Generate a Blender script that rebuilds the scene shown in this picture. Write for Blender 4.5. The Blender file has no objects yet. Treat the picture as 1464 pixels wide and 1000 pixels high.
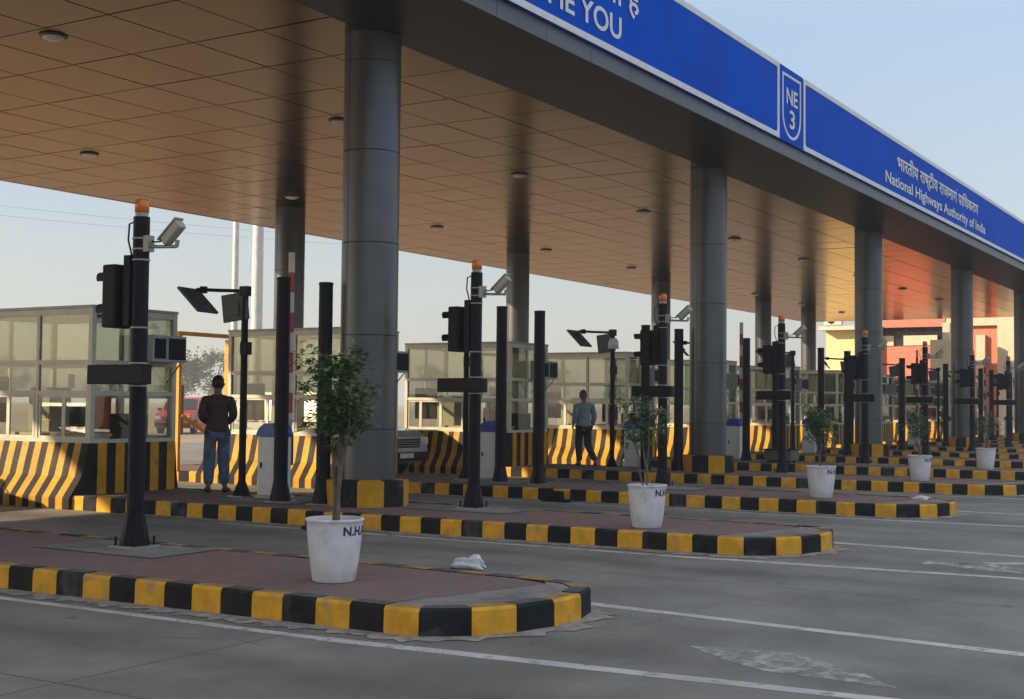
import bpy, bmesh, math, random
from mathutils import Vector, Matrix
random.seed(7)
R = math.radians
PI = math.pi
scene = bpy.context.scene
COL = scene.collection

# ------------------------------------------------------------------ materials
MATS = {}
def mat(name, col, rough=.7, metal=0., var=.12, scale=3., bump=0., bscale=30., col2=None, coat=0., spec=.5, stain=None):
    if name in MATS: return MATS[name]
    m = bpy.data.materials.new(name); m.use_nodes = True
    nt = m.node_tree; N = nt.nodes; L = nt.links
    b = N['Principled BSDF']
    b.inputs['Roughness'].default_value = rough
    b.inputs['Metallic'].default_value = metal
    b.inputs['Coat Weight'].default_value = coat
    b.inputs['Specular IOR Level'].default_value = spec
    tc = N.new('ShaderNodeTexCoord')
    nz = N.new('ShaderNodeTexNoise'); nz.inputs['Scale'].default_value = scale; nz.inputs['Detail'].default_value = 6
    nz.inputs['Roughness'].default_value = .65
    L.new(tc.outputs['Object'], nz.inputs['Vector'])
    cr = N.new('ShaderNodeValToRGB')
    c2 = col2 if col2 else [max(0, c*(1-2*var)) for c in col]
    c1 = col if col2 else [min(1, c*(1+var)) for c in col]
    cr.color_ramp.elements[0].position = .32; cr.color_ramp.elements[0].color = (*c2, 1)
    cr.color_ramp.elements[1].position = .66; cr.color_ramp.elements[1].color = (*c1, 1)
    L.new(nz.outputs['Fac'], cr.inputs['Fac'])
    out = cr.outputs['Color']
    if stain:
        n2 = N.new('ShaderNodeTexNoise'); n2.inputs['Scale'].default_value = stain[1]; n2.inputs['Detail'].default_value = 5
        L.new(tc.outputs['Object'], n2.inputs['Vector'])
        r2 = N.new('ShaderNodeValToRGB'); r2.color_ramp.elements[0].position = stain[2]; r2.color_ramp.elements[1].position = stain[2]+.12
        L.new(n2.outputs['Fac'], r2.inputs['Fac'])
        mx = N.new('ShaderNodeMix'); mx.data_type = 'RGBA'
        L.new(r2.outputs['Color'], mx.inputs['Factor']); L.new(out, mx.inputs['A'])
        mx.inputs['B'].default_value = (*stain[0], 1); out = mx.outputs['Result']
    L.new(out, b.inputs['Base Color'])
    if bump:
        n3 = N.new('ShaderNodeTexNoise'); n3.inputs['Scale'].default_value = bscale; n3.inputs['Detail'].default_value = 4
        L.new(tc.outputs['Object'], n3.inputs['Vector'])
        bp = N.new('ShaderNodeBump'); bp.inputs['Strength'].default_value = bump; bp.inputs['Distance'].default_value = .01
        L.new(n3.outputs['Fac'], bp.inputs['Height']); L.new(bp.outputs['Normal'], b.inputs['Normal'])
    MATS[name] = m
    return m

def glass_mat(name, tint, refl=.12):
    m = bpy.data.materials.new(name); m.use_nodes = True
    nt = m.node_tree; N = nt.nodes; L = nt.links
    N.remove(N['Principled BSDF']); out = N['Material Output']
    tr = N.new('ShaderNodeBsdfTransparent'); tr.inputs['Color'].default_value = (*tint, 1)
    gl = N.new('ShaderNodeBsdfGlossy'); gl.inputs['Roughness'].default_value = .015; gl.inputs['Color'].default_value = (.85, .87, .82, 1)
    df = N.new('ShaderNodeBsdfDiffuse'); df.inputs['Color'].default_value = (.3, .3, .25, 1)
    # two-sided Schlick reflectance of a thin pane
    ge = N.new('ShaderNodeNewGeometry'); dt = N.new('ShaderNodeVectorMath'); dt.operation = 'DOT_PRODUCT'
    L.new(ge.outputs['Normal'], dt.inputs[0]); L.new(ge.outputs['Incoming'], dt.inputs[1])
    def mth(op, a, v, rev=False):
        q = N.new('ShaderNodeMath'); q.operation = op
        i0, i1 = (1, 0) if rev else (0, 1)
        L.new(a, q.inputs[i0]); q.inputs[i1].default_value = v; return q.outputs[0]
    c_ = mth('ABSOLUTE', dt.outputs['Value'], 0); p5 = mth('POWER', mth('SUBTRACT', c_, 1., True), 5.)
    ad = N.new('ShaderNodeMath'); ad.operation = 'ADD'; ad.inputs[1].default_value = .04+refl
    L.new(mth('MULTIPLY', p5, .9), ad.inputs[0])
    m1 = N.new('ShaderNodeMixShader'); m1.inputs['Fac'].default_value = .025   # dust film
    L.new(tr.outputs[0], m1.inputs[1]); L.new(df.outputs[0], m1.inputs[2])
    m2 = N.new('ShaderNodeMixShader'); L.new(ad.outputs[0], m2.inputs['Fac'])
    L.new(m1.outputs[0], m2.inputs[1]); L.new(gl.outputs[0], m2.inputs[2])
    L.new(m2.outputs[0], out.inputs['Surface'])
    MATS[name] = m
    return m

M_road = mat('road_concrete', (.215, .207, .187), .72, var=.16, scale=.9, bump=.6, bscale=90, stain=((.14, .135, .122), .35, .56))
def road_wear(m):
    nt = m.node_tree; N = nt.nodes; L = nt.links; b = N['Principled BSDF']
    src = b.inputs['Base Color'].links[0].from_socket
    tc = N.new('ShaderNodeTexCoord'); sp = N.new('ShaderNodeSeparateXYZ'); L.new(tc.outputs['Object'], sp.inputs[0])
    def math_(op, a, v=None, c=None):
        q = N.new('ShaderNodeMath'); q.operation = op; L.new(a, q.inputs[0])
        if v is not None:
            if hasattr(v, 'links'): L.new(v, q.inputs[1])
            else: q.inputs[1].default_value = v
        return q.outputs[0]
    # two dark wheel tracks in every lane (lane pitch 5.75 m), wavering a little
    nz = N.new('ShaderNodeTexNoise'); nz.inputs['Scale'].default_value = .35; L.new(tc.outputs['Object'], nz.inputs['Vector'])
    wob = math_('MULTIPLY', nz.outputs['Fac'], .7)
    x = math_('ADD', math_('ADD', sp.outputs['X'], wob), -10.92-.35-.75+57.5)
    fx = math_('MODULO', x, 5.75)
    d1 = math_('ABSOLUTE', math_('ADD', fx, -.0)); d2 = math_('ABSOLUTE', math_('ADD', fx, -1.5)); d3 = math_('ABSOLUTE', math_('ADD', fx, -5.75))
    mn = math_('MINIMUM', math_('MINIMUM', d1, d2), d3)
    trk = N.new('ShaderNodeMapRange'); L.new(mn, trk.inputs[0]); trk.inputs[1].default_value = .05; trk.inputs[2].default_value = .42; trk.inputs[3].default_value = .78; trk.inputs[4].default_value = 1.04
    sc = N.new('ShaderNodeTexNoise'); sc.inputs['Scale'].default_value = 70; sc.inputs['Detail'].default_value = 8; sc.inputs['Roughness'].default_value = .8; L.new(tc.outputs['Object'], sc.inputs['Vector'])
    sr = N.new('ShaderNodeMapRange'); L.new(sc.outputs['Fac'], sr.inputs[0]); sr.inputs[1].default_value = .3; sr.inputs[2].default_value = .7; sr.inputs[3].default_value = .68; sr.inputs[4].default_value = 1.32
    vo = N.new('ShaderNodeTexVoronoi'); vo.inputs['Scale'].default_value = 1.3; L.new(tc.outputs['Object'], vo.inputs['Vector'])
    vr = N.new('ShaderNodeMapRange'); L.new(vo.outputs['Distance'], vr.inputs[0]); vr.inputs[1].default_value = .03; vr.inputs[2].default_value = .09; vr.inputs[3].default_value = .6; vr.inputs[4].default_value = 1.
    f = math_('MULTIPLY', math_('MULTIPLY', trk.outputs[0], sr.outputs[0]), vr.outputs[0])
    mm = N.new('ShaderNodeVectorMath'); mm.operation = 'SCALE'; L.new(src, mm.inputs[0]); L.new(f, mm.inputs['Scale'])
    # sparse reddish spit and dust stains
    rn = N.new('ShaderNodeTexNoise'); rn.inputs['Scale'].default_value = 2.6; rn.inputs['Detail'].default_value = 8; L.new(tc.outputs['Object'], rn.inputs['Vector'])
    rr = N.new('ShaderNodeMapRange'); L.new(rn.outputs['Fac'], rr.inputs[0]); rr.inputs[1].default_value = .66; rr.inputs[2].default_value = .74; rr.inputs[3].default_value = 0; rr.inputs[4].default_value = .45
    mx = N.new('ShaderNodeMix'); mx.data_type = 'RGBA'; L.new(rr.outputs[0], mx.inputs['Factor']); L.new(mm.outputs[0], mx.inputs['A']); mx.inputs['B'].default_value = (.20, .105, .095, 1)
    L.new(mx.outputs['Result'], b.inputs['Base Color'])
road_wear(M_road)
M_ground = mat('dusty_ground', (.30, .23, .16), .95, var=.2, scale=.3, bump=.3)
def worn(m, lo, hi, sc):
    nt = m.node_tree; N = nt.nodes; L = nt.links; out = N['Material Output']; b = N['Principled BSDF']
    tc = N.new('ShaderNodeTexCoord'); nz = N.new('ShaderNodeTexNoise'); nz.inputs['Scale'].default_value = sc; nz.inputs['Detail'].default_value = 9; nz.inputs['Roughness'].default_value = .7
    L.new(tc.outputs['Object'], nz.inputs['Vector'])
    r = N.new('ShaderNodeValToRGB'); r.color_ramp.elements[0].position = lo; r.color_ramp.elements[1].position = hi
    L.new(nz.outputs['Fac'], r.inputs['Fac'])
    t = N.new('ShaderNodeBsdfTransparent'); mx = N.new('ShaderNodeMixShader')
    L.new(r.outputs['Color'], mx.inputs['Fac']); L.new(t.outputs[0], mx.inputs[1]); L.new(b.outputs[0], mx.inputs[2]); L.new(mx.outputs[0], out.inputs['Surface'])
    return m
M_line = worn(mat('worn_line_paint', (.60, .61, .59), .7, scale=2.2, col2=(.40, .405, .40)), .26, .46, 5)
M_kY = mat('kerb_yellow_paint', (.74, .38, .03), .7, var=.13, spec=.25, scale=5, bump=.3, bscale=40, stain=((.40, .28, .12), 3.3, .57))
M_kB = mat('kerb_black_paint', (.018, .019, .021), .75, var=.3, spec=.2, scale=5, bump=.3, bscale=40, stain=((.085, .08, .072), 3.3, .57))
M_kYd = mat('kerb_yellow_top', (.36, .22, .08), .85, var=.2, scale=6, bump=.3)
M_kBd = mat('kerb_black_top', (.09, .085, .082), .85, var=.2, scale=6, bump=.3)
M_mortar = mat('dusty_mortar', (.33, .30, .27), .95, var=.25, scale=8, bump=.6)
M_conc = mat('nose_concrete', (.24, .225, .215), .9, var=.2, scale=3, bump=.4)
M_bY = mat('barrier_yellow_paint', (.62, .31, .015), .6, var=.15, scale=3, spec=.25, stain=((.36, .22, .07), 3, .66))
M_bB = mat('barrier_black_paint', (.024, .019, .018), .65, var=.3, scale=3, spec=.2, stain=((.06, .045, .038), 3, .64))
M_alu = mat('cream_aluminium', (.60, .57, .46), .45, var=.08, scale=4)
M_alu2 = mat('grey_aluminium', (.40, .41, .40), .45, var=.08, scale=4)
M_acp = mat('dark_grey_cladding', (.085, .092, .10), .38, metal=.5, var=.1, scale=1.2, spec=.9)
M_groove = mat('cladding_joint', (.012, .012, .013), .8)
M_soffit = mat('charcoal_soffit_panel', (.022, .022, .0215), .45, spec=.2, metal=.0, var=.08, scale=1)
M_band = mat('slate_fascia_panel', (.095, .105, .125), .45, metal=.2, var=.08, scale=1)
M_roof = mat('roof_sheet', (.3, .3, .3), .7)
M_ceil = mat('copper_ceiling_panel', (.16, .12, .092), .2, metal=1., var=.07, scale=.8)
M_ceil.node_tree.nodes['Principled BSDF'].inputs['Specular Tint'].default_value = (.97, .79, .62, 1)
M_blue = mat('sign_blue_vinyl', (.002, .088, .62), .6, var=.06, scale=.6, spec=.02)
M_white = mat('sign_white_vinyl', (.74, .76, .80), .5, var=.05)
M_black = mat('black_pole_paint', (.006, .006, .008), .5, var=.2, spec=.2)
M_dark = mat('black_plastic', (.008, .008, .009), .6, var=.2, spec=.25)
M_panel = mat('antenna_grey', (.085, .088, .09), .55, var=.1)
M_steel = mat('grey_steel', (.33, .34, .34), .45, metal=.5)
M_amber = mat('amber_lens', (.85, .20, .02), .25, coat=.5)
M_boxw = mat('white_cabinet_paint', (.70, .74, .76), .5, var=.06)
M_boxb = mat('blue_cabinet_lid', (.01, .07, .42), .4)
M_red = mat('red_reflective_band', (.42, .03, .04), .5)
M_wht = mat('white_paint', (.62, .62, .60), .5, var=.1)
M_cam = mat('camera_housing', (.40, .40, .33), .45, var=.1)
M_pot = mat('white_planter', (.72, .70, .73), .55, var=.07, scale=6, stain=((.40, .35, .31), 4, .60))
M_soil = mat('potting_soil', (.05, .035, .025), .95, bump=.5)
M_leaf = mat('ficus_leaf', (.085, .19, .045), .42, scale=9, col2=(.025, .075, .022))
M_leafl = mat('young_ficus_leaf', (.17, .30, .07), .42, scale=9, col2=(.05, .11, .03))
M_stem = mat('plant_stem', (.17, .14, .11), .8, var=.25, scale=12)
M_orange = mat('orange_frame_paint', (.78, .34, .03), .5, var=.15)
M_skin = mat('skin', (.24, .13, .08), .6)
M_hair = mat('black_hair', (.010, .009, .010), .55)
M_jacket = mat('dark_brown_jacket', (.050, .028, .020), .75, var=.25, scale=9, bump=.6, bscale=14)
M_jeans = mat('blue_denim', (.085, .14, .23), .85, var=.3, scale=9, bump=.5, bscale=14)
M_shirt = mat('grey_blue_shirt', (.24, .29, .33), .8, var=.12, scale=9, bump=.6, bscale=14)
M_trou = mat('dark_trousers', (.02, .022, .028), .8, bump=.4, bscale=14)
M_shoe = mat('dark_shoe', (.03, .022, .02), .5)
M_cap = mat('grey_cap_cloth', (.10, .085, .085), .8)
M_carw = mat('white_car_paint', (.34, .35, .33), .3, coat=.6, var=.04)
M_carr = mat('red_car_paint', (.42, .03, .03), .3, coat=.6, var=.04)
M_tyre = mat('tyre_rubber', (.02, .02, .02), .85)
M_yell = mat('yellow_render', (.80, .66, .34), .8, var=.05)
M_salm = mat('salmon_render', (.66, .21, .14), .8, var=.06)
M_cream = mat('cream_render', (.66, .56, .40), .8, var=.06)
M_screen = mat('dark_screen', (.012, .012, .015), .15)
M_lamp = mat('lamp_diffuser', (.66, .62, .54), .4, var=.02)
M_bag = mat('white_polythene', (.72, .74, .76), .4)
M_brush = mat('brush_bristle', (.3, .3, .3), .9)
M_trunk = mat('tree_bark', (.10, .07, .05), .9, var=.3, scale=4)
M_tleaf = mat('tree_foliage', (.07, .11, .035), .7, scale=1.5, col2=(.03, .055, .02))
M_tleaf2 = mat('dusty_tree_foliage', (.10, .12, .055), .7, scale=1.5, col2=(.05, .07, .03))
M_glass = glass_mat('booth_glass', (.74, .755, .70), .05)
M_glassc = glass_mat('lower_booth_glass', (.92, .93, .90), .02)
M_blind = mat('roller_blind', (.40, .39, .29), .8, var=.06)
M_wind = mat('car_glass', (.02, .025, .03), .08, spec=.8)

# paving: small interlocking blocks, red with grey border, procedural
def paving_mat():
    m = bpy.data.materials.new('red_block_paving'); m.use_nodes = True
    nt = m.node_tree; N = nt.nodes; L = nt.links; b = N['Principled BSDF']
    b.inputs['Roughness'].default_value = .88
    tc = N.new('ShaderNodeTexCoord')
    br = N.new('ShaderNodeTexBrick'); br.inputs['Scale'].default_value = 1
    br.inputs['Brick Width'].default_value = .22; br.inputs['Row Height'].default_value = .11; br.inputs['Mortar Size'].default_value = .006
    br.inputs['Color1'].default_value = (.26, .135, .12, 1); br.inputs['Color2'].default_value = (.20, .11, .10, 1)
    br.inputs['Mortar'].default_value = (.10, .09, .085, 1)
    L.new(tc.outputs['Object'], br.inputs['Vector'])
    nz = N.new('ShaderNodeTexNoise'); nz.inputs['Scale'].default_value = 1.1; nz.inputs['Detail'].default_value = 7
    L.new(tc.outputs['Object'], nz.inputs['Vector'])
    cr = N.new('ShaderNodeValToRGB'); cr.color_ramp.elements[0].position = .42; cr.color_ramp.elements[1].position = .62
    L.new(nz.outputs['Fac'], cr.inputs['Fac'])
    mx = N.new('ShaderNodeMix'); mx.data_type = 'RGBA'
    mul = N.new('ShaderNodeMath'); mul.operation = 'MULTIPLY'; mul.inputs[1].default_value = .6
    L.new(cr.outputs['Color'], mul.inputs[0]); L.new(mul.outputs[0], mx.inputs['Factor'])
    L.new(br.outputs['Color'], mx.inputs['A']); mx.inputs['B'].default_value = (.165, .145, .135, 1)
    L.new(mx.outputs['Result'], b.inputs['Base Color'])
    bp = N.new('ShaderNodeBump'); bp.inputs['Strength'].default_value = .4; bp.inputs['Distance'].default_value = .006
    L.new(br.outputs['Fac'], bp.inputs['Height']); bp.invert = True
    L.new(bp.outputs['Normal'], b.inputs['Normal'])
    return m
M_pave = paving_mat()

# ------------------------------------------------------------------ mesh helpers
class MB:
    def __init__(s): s.v = []; s.f = []; s.mi = []; s.sm = []
    def add(s, vs, fs, mi=0, smooth=False):
        o = len(s.v); s.v += [tuple(v) for v in vs]
        for f in fs: s.f.append(tuple(i+o for i in f)); s.mi.append(mi); s.sm.append(smooth)
        return s
    def box(s, x0, x1, y0, y1, z0, z1, mi=0, M=None, bev=0.):
        if x0 > x1: x0, x1 = x1, x0
        if y0 > y1: y0, y1 = y1, y0
        if z0 > z1: z0, z1 = z1, z0
        if bev:
            bm = bmesh.new(); bmesh.ops.create_cube(bm, size=1)
            for v in bm.verts: v.co = Vector(((x0+x1)/2+v.co.x*(x1-x0), (y0+y1)/2+v.co.y*(y1-y0), (z0+z1)/2+v.co.z*(z1-z0)))
            bmesh.ops.bevel(bm, geom=list(bm.edges), offset=bev, segments=2, affect='EDGES', profile=.6)
            bm.verts.ensure_lookup_table()
            vs = [v.co.copy() for v in bm.verts]; fs = [[v.index for v in f.verts] for f in bm.faces]; bm.free()
        else:
            vs = [Vector(p) for p in ((x0,y0,z0),(x1,y0,z0),(x1,y1,z0),(x0,y1,z0),(x0,y0,z1),(x1,y0,z1),(x1,y1,z1),(x0,y1,z1))]
            fs = [(0,3,2,1),(4,5,6,7),(0,1,5,4),(1,2,6,5),(2,3,7,6),(3,0,4,7)]
        if M is not None: vs = [M @ v for v in vs]
        return s.add(vs, fs, mi)
    def tube(s, pts, rad, n=10, mi=0, caps=True, smooth=True, closed=False):
        pts = [Vector(p) for p in pts]; k = len(pts)
        if not hasattr(rad, '__len__'): rad = [rad]*k
        vs = []; up = None
        for i, p in enumerate(pts):
            if closed: d = pts[(i+1) % k]-pts[i-1]
            else: d = pts[min(i+1, k-1)]-pts[max(i-1, 0)]
            d.normalize()
            if up is None:
                up = Vector((0,0,1)) if abs(d.z) < .9 else Vector((1,0,0))
            a = d.cross(up).normalized(); b = a.cross(d).normalized(); up = b
            for j in range(n):
                t = 2*PI*j/n; vs.append(p+(a*math.cos(t)+b*math.sin(t))*rad[i])
        fs = []
        for i in range(k if closed else k-1):
            for j in range(n):
                a0 = i*n+j; a1 = i*n+(j+1) % n; b0 = ((i+1) % k)*n+j; b1 = ((i+1) % k)*n+(j+1) % n
                fs.append((a0, b0, b1, a1))
        s.add(vs, fs, mi, smooth)
        if caps and not closed:
            s.add(vs[:n], [tuple(range(n))], mi); s.add(vs[-n:], [tuple(range(n-1, -1, -1))], mi)
        return s
    def cyl(s, x, y, z0, z1, r0, r1=None, n=20, mi=0, smooth=True):
        r1 = r0 if r1 is None else r1
        vs = [Vector((x+r*math.cos(2*PI*j/n), y+r*math.sin(2*PI*j/n), z)) for z, r in ((z0, r0), (z1, r1)) for j in range(n)]
        s.add(vs, [(j, (j+1) % n, n+(j+1) % n, n+j) for j in range(n)], mi, smooth)
        s.add(vs[:n], [tuple(range(n-1, -1, -1))], mi); s.add(vs[n:], [tuple(range(n))], mi)
        return s
    def lathe(s, prof, x=0, y=0, n=28, mi=0, smooth=True):
        vs = [Vector((x+r*math.cos(2*PI*j/n), y+r*math.sin(2*PI*j/n), z)) for r, z in prof for j in range(n)]
        fs = [(i*n+j, i*n+(j+1) % n, (i+1)*n+(j+1) % n, (i+1)*n+j) for i in range(len(prof)-1) for j in range(n)]
        return s.add(vs, fs, mi, smooth)
    def prism(s, poly, z0, z1, mi=0):
        n = len(poly)
        vs = [(x, y, z0) for x, y in poly]+[(x, y, z1) for x, y in poly]
        s.add(vs, [tuple(range(n-1, -1, -1)), tuple(range(n, 2*n))]+[(j, (j+1) % n, n+(j+1) % n, n+j) for j in range(n)], mi)
        return s
    def xf(s, M): s.v = [tuple(M @ Vector(v)) for v in s.v]; return s
    def build(s, name, mats, parent=None, loc=None):
        me = bpy.data.meshes.new(name); me.from_pydata(s.v, [], s.f)
        if not isinstance(mats, (list, tuple)): mats = [mats]
        for m in mats: me.materials.append(m)
        for p, mi, sm in zip(me.polygons, s.mi, s.sm): p.material_index = mi; p.use_smooth = sm
        bm = bmesh.new(); bm.from_mesh(me); bmesh.ops.recalc_face_normals(bm, faces=bm.faces); bm.to_mesh(me); bm.free()
        o = bpy.data.objects.new(name, me); COL.objects.link(o)
        if parent: o.parent = parent
        if loc: o.location = loc
        return o

def empty(name, loc, rz=0):
    o = bpy.data.objects.new(name, None); COL.objects.link(o); o.location = loc; o.rotation_euler = (0, 0, rz)
    o.empty_display_size = .2
    return o
def tag(o, label=None, cat=None, group=None, kind=None):
    if label: o['label'] = label
    if cat: o['category'] = cat
    if group: o['group'] = group
    if kind: o['kind'] = kind
    return o
def kids(o): return [c for c in bpy.data.objects if c.parent == o]
def copy_tree(o, parent=None):
    c = o.copy(); COL.objects.link(c)
    if parent: c.parent = parent
    for ch in kids(o): copy_tree(ch, c)
    return c

ORD = ['nearest', 'second', 'third', 'fourth', 'fifth', 'sixth', 'seventh', 'eighth', 'ninth', 'tenth', 'eleventh', 'twelfth']
NI = 12
AX = [8.05+5.75*k for k in range(NI)]
ZI = .2

# ------------------------------------------------------------------ ground
def sheet(name, x0, x1, y0, y1, z, m, label_kind='structure'):
    b = MB(); b.add([(x0,y0,z),(x1,y0,z),(x1,y1,z),(x0,y1,z)], [(0,1,2,3)])
    o = b.build(name, m); tag(o, kind=label_kind); return o
g = sheet('ground', -2500, 2500, -2500, 2500, -.012, M_ground)
rd = sheet('road', -120, 300, -60, 36, 0., M_road)

# kerb-edge worn painted lines converging towards the viewer's right from each island nose
lines = MB(); wedge = MB()
def stroke(p, q, w, z=.0015, wob=.007):
    p = Vector((*p, 0)); q = Vector((*q, 0)); d = (q-p); n = Vector((-d.y, d.x, 0)).normalized(); L_ = d.length
    k = max(2, int(L_/.25)); vs = []; fs = []
    for i in range(k+1):
        c = p+d*(i/k); a = w/2+random.uniform(-wob, wob); b_ = w/2+random.uniform(-wob, wob)
        vs += [(c.x+n.x*a, c.y+n.y*a, z), (c.x-n.x*b_, c.y-n.y*b_, z)]
        if i: fs.append((2*i-2, 2*i-1, 2*i+1, 2*i))
    lines.add(vs, fs)
for k, ax in enumerate(AX):
    stroke((ax-1.35, 12.), (ax-1.27, 5.6), .10)
    stroke((ax-1.27, 5.6), (ax-.62, -2.5), .13)
    stroke((ax+1.1, 4.9), (ax+.45, -2.5), .13)
    # worn chevron wedge between the two lines
    wedge.add([(ax-.12, 3.5, .0018), (ax-.45, 3.1, .0018), (ax-.62, 2.8, .0018), (ax-.66, 2.0, .0018), (ax-.35, 2.3, .0018), (ax+.02, 2.85, .0018)], [(0,1,2,3,4,5)])
    if k in (1, 2):
        for j in range(4):
            stroke((ax-.35+.2*j, 3.4-.25*j), (ax+.5, 2.2-.2*j), .12, z=.0015+.0003*j)
tag(wedge.build('faded_nose_marking', worn(mat('faded_marking', (.46, .465, .45), .75, scale=3, col2=(.33, .33, .315)), .36, .60, 6)), kind='structure')
lo = lines.build('lane_markings', M_line); tag(lo, kind='structure')

# pavement joints cut in the concrete road (thin dark sealant strips)
jt = MB()
for y in (-3.5, 1.2, 5.9, 10.6):
    jt.add([(-60, y, .0008), (80, y, .0008), (80, y+.012, .0008), (-60, y+.012, .0008)], [(0,1,2,3)])
for x in (-1.2, 4.9, 10.9, 16.6, 22.4, 28.1, 33.9):
    jt.add([(x, -30, .0011), (x+.011, -30, .0011), (x+.011, 25, .0011), (x, 25, .0011)], [(0,1,2,3)])
tag(jt.build('road_joint_sealant', mat('joint_sealant', (.11, .106, .10), .8)), kind='structure')

ck = MB(); rc = random.Random(12)
for (x, y, a, L_) in ((5.2, 3.4, 2.2, 2.4), (6.3, 5.6, 1.2, 1.6), (9.6, 3.0, .9, 2.2), (9.9, 6.2, 2.0, 1.8), (4.4, 6.0, 2.9, 2.0), (11.5, 4.2, .4, 2.6), (15.8, 4.4, 1.1, 2.2), (7.0, 1.9, 2.6, 1.4)):
    p = Vector((x, y, 0)); pts = [p.copy()]
    for q in range(int(L_/.12)):
        a += rc.gauss(0, .32); p = p+Vector((math.cos(a), math.sin(a), 0))*.12; pts.append(p.copy())
    vs = []; fs = []
    for q, v in enumerate(pts):
        w_ = .004*(1-abs(2*q/len(pts)-1))+.0012; vs += [(v.x-w_, v.y-w_*.5, .0006), (v.x+w_, v.y+w_*.5, .0006)]
        if q: fs.append((2*q-2, 2*q-1, 2*q+1, 2*q))
    ck.add(vs, fs)
tag(ck.build('road_crack_lines', mat('dark_crack', (.07, .066, .06), .95)), kind='structure')  # flat dark ribbons drawn along each crack
gr = MB(); rc = random.Random(21)
for q in range(1500):
    k_ = rc.choice((0, 0, 0, 1, 1, 2)); ax_ = 8.05+5.75*k_
    if rc.random() < .7: x = ax_-1.02-abs(rc.gauss(0, .16)); y = rc.uniform(4.6, 11)
    else: x = ax_+rc.uniform(-.9, 1.1); y = 4.45-abs(rc.gauss(0, .22))
    r_ = rc.uniform(.003, .011); a = rc.uniform(0, 6)
    vs = [(x+r_*math.cos(a+t_*2.09), y+r_*math.sin(a+t_*2.09)*rc.uniform(.6, 1.2), .001) for t_ in range(3)]+[(x, y, r_*.9)]
    gr.add(vs, [(0, 1, 2), (0, 1, 3), (1, 2, 3), (2, 0, 3)])
tag(gr.build('grit', mat('road_grit', (.30, .27, .23), .95, scale=40, col2=(.12, .11, .10))), kind='stuff')

# ------------------------------------------------------------------ islands
def island_path():
    """outline offsets relative to the axis: list of block boundary points from far-left tail, round the nose, to far side"""
    B = .2872
    near = []
    y = 5.07
    ys = []
    while y < 21.: ys.append(y); y += B
    def hw(yy): return .90+.2*min(1, max(0, (yy-5)/8.))
    for yy in reversed(ys): near.append((-hw(yy)-.02, yy))
    nose = [(-.70, 4.80), (-.40, 4.63), (-.05, 4.54), (.34, 4.54), (.66, 4.63), (.86, 4.84)]
    far = [(hw(yy)+.02, yy) for yy in ys]
    return near, nose, far
NEAR, NOSE, FAR = island_path()
def offset_path(P, d):
    out = []
    for i, p in enumerate(P):
        a = P[max(0, i-1)]; b = P[min(len(P)-1, i+1)]
        tx, ty = b[0]-a[0], b[1]-a[1]; l = math.hypot(tx, ty)
        out.append((p[0]-ty/l*d, p[1]+tx/l*d))
    return out
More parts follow.
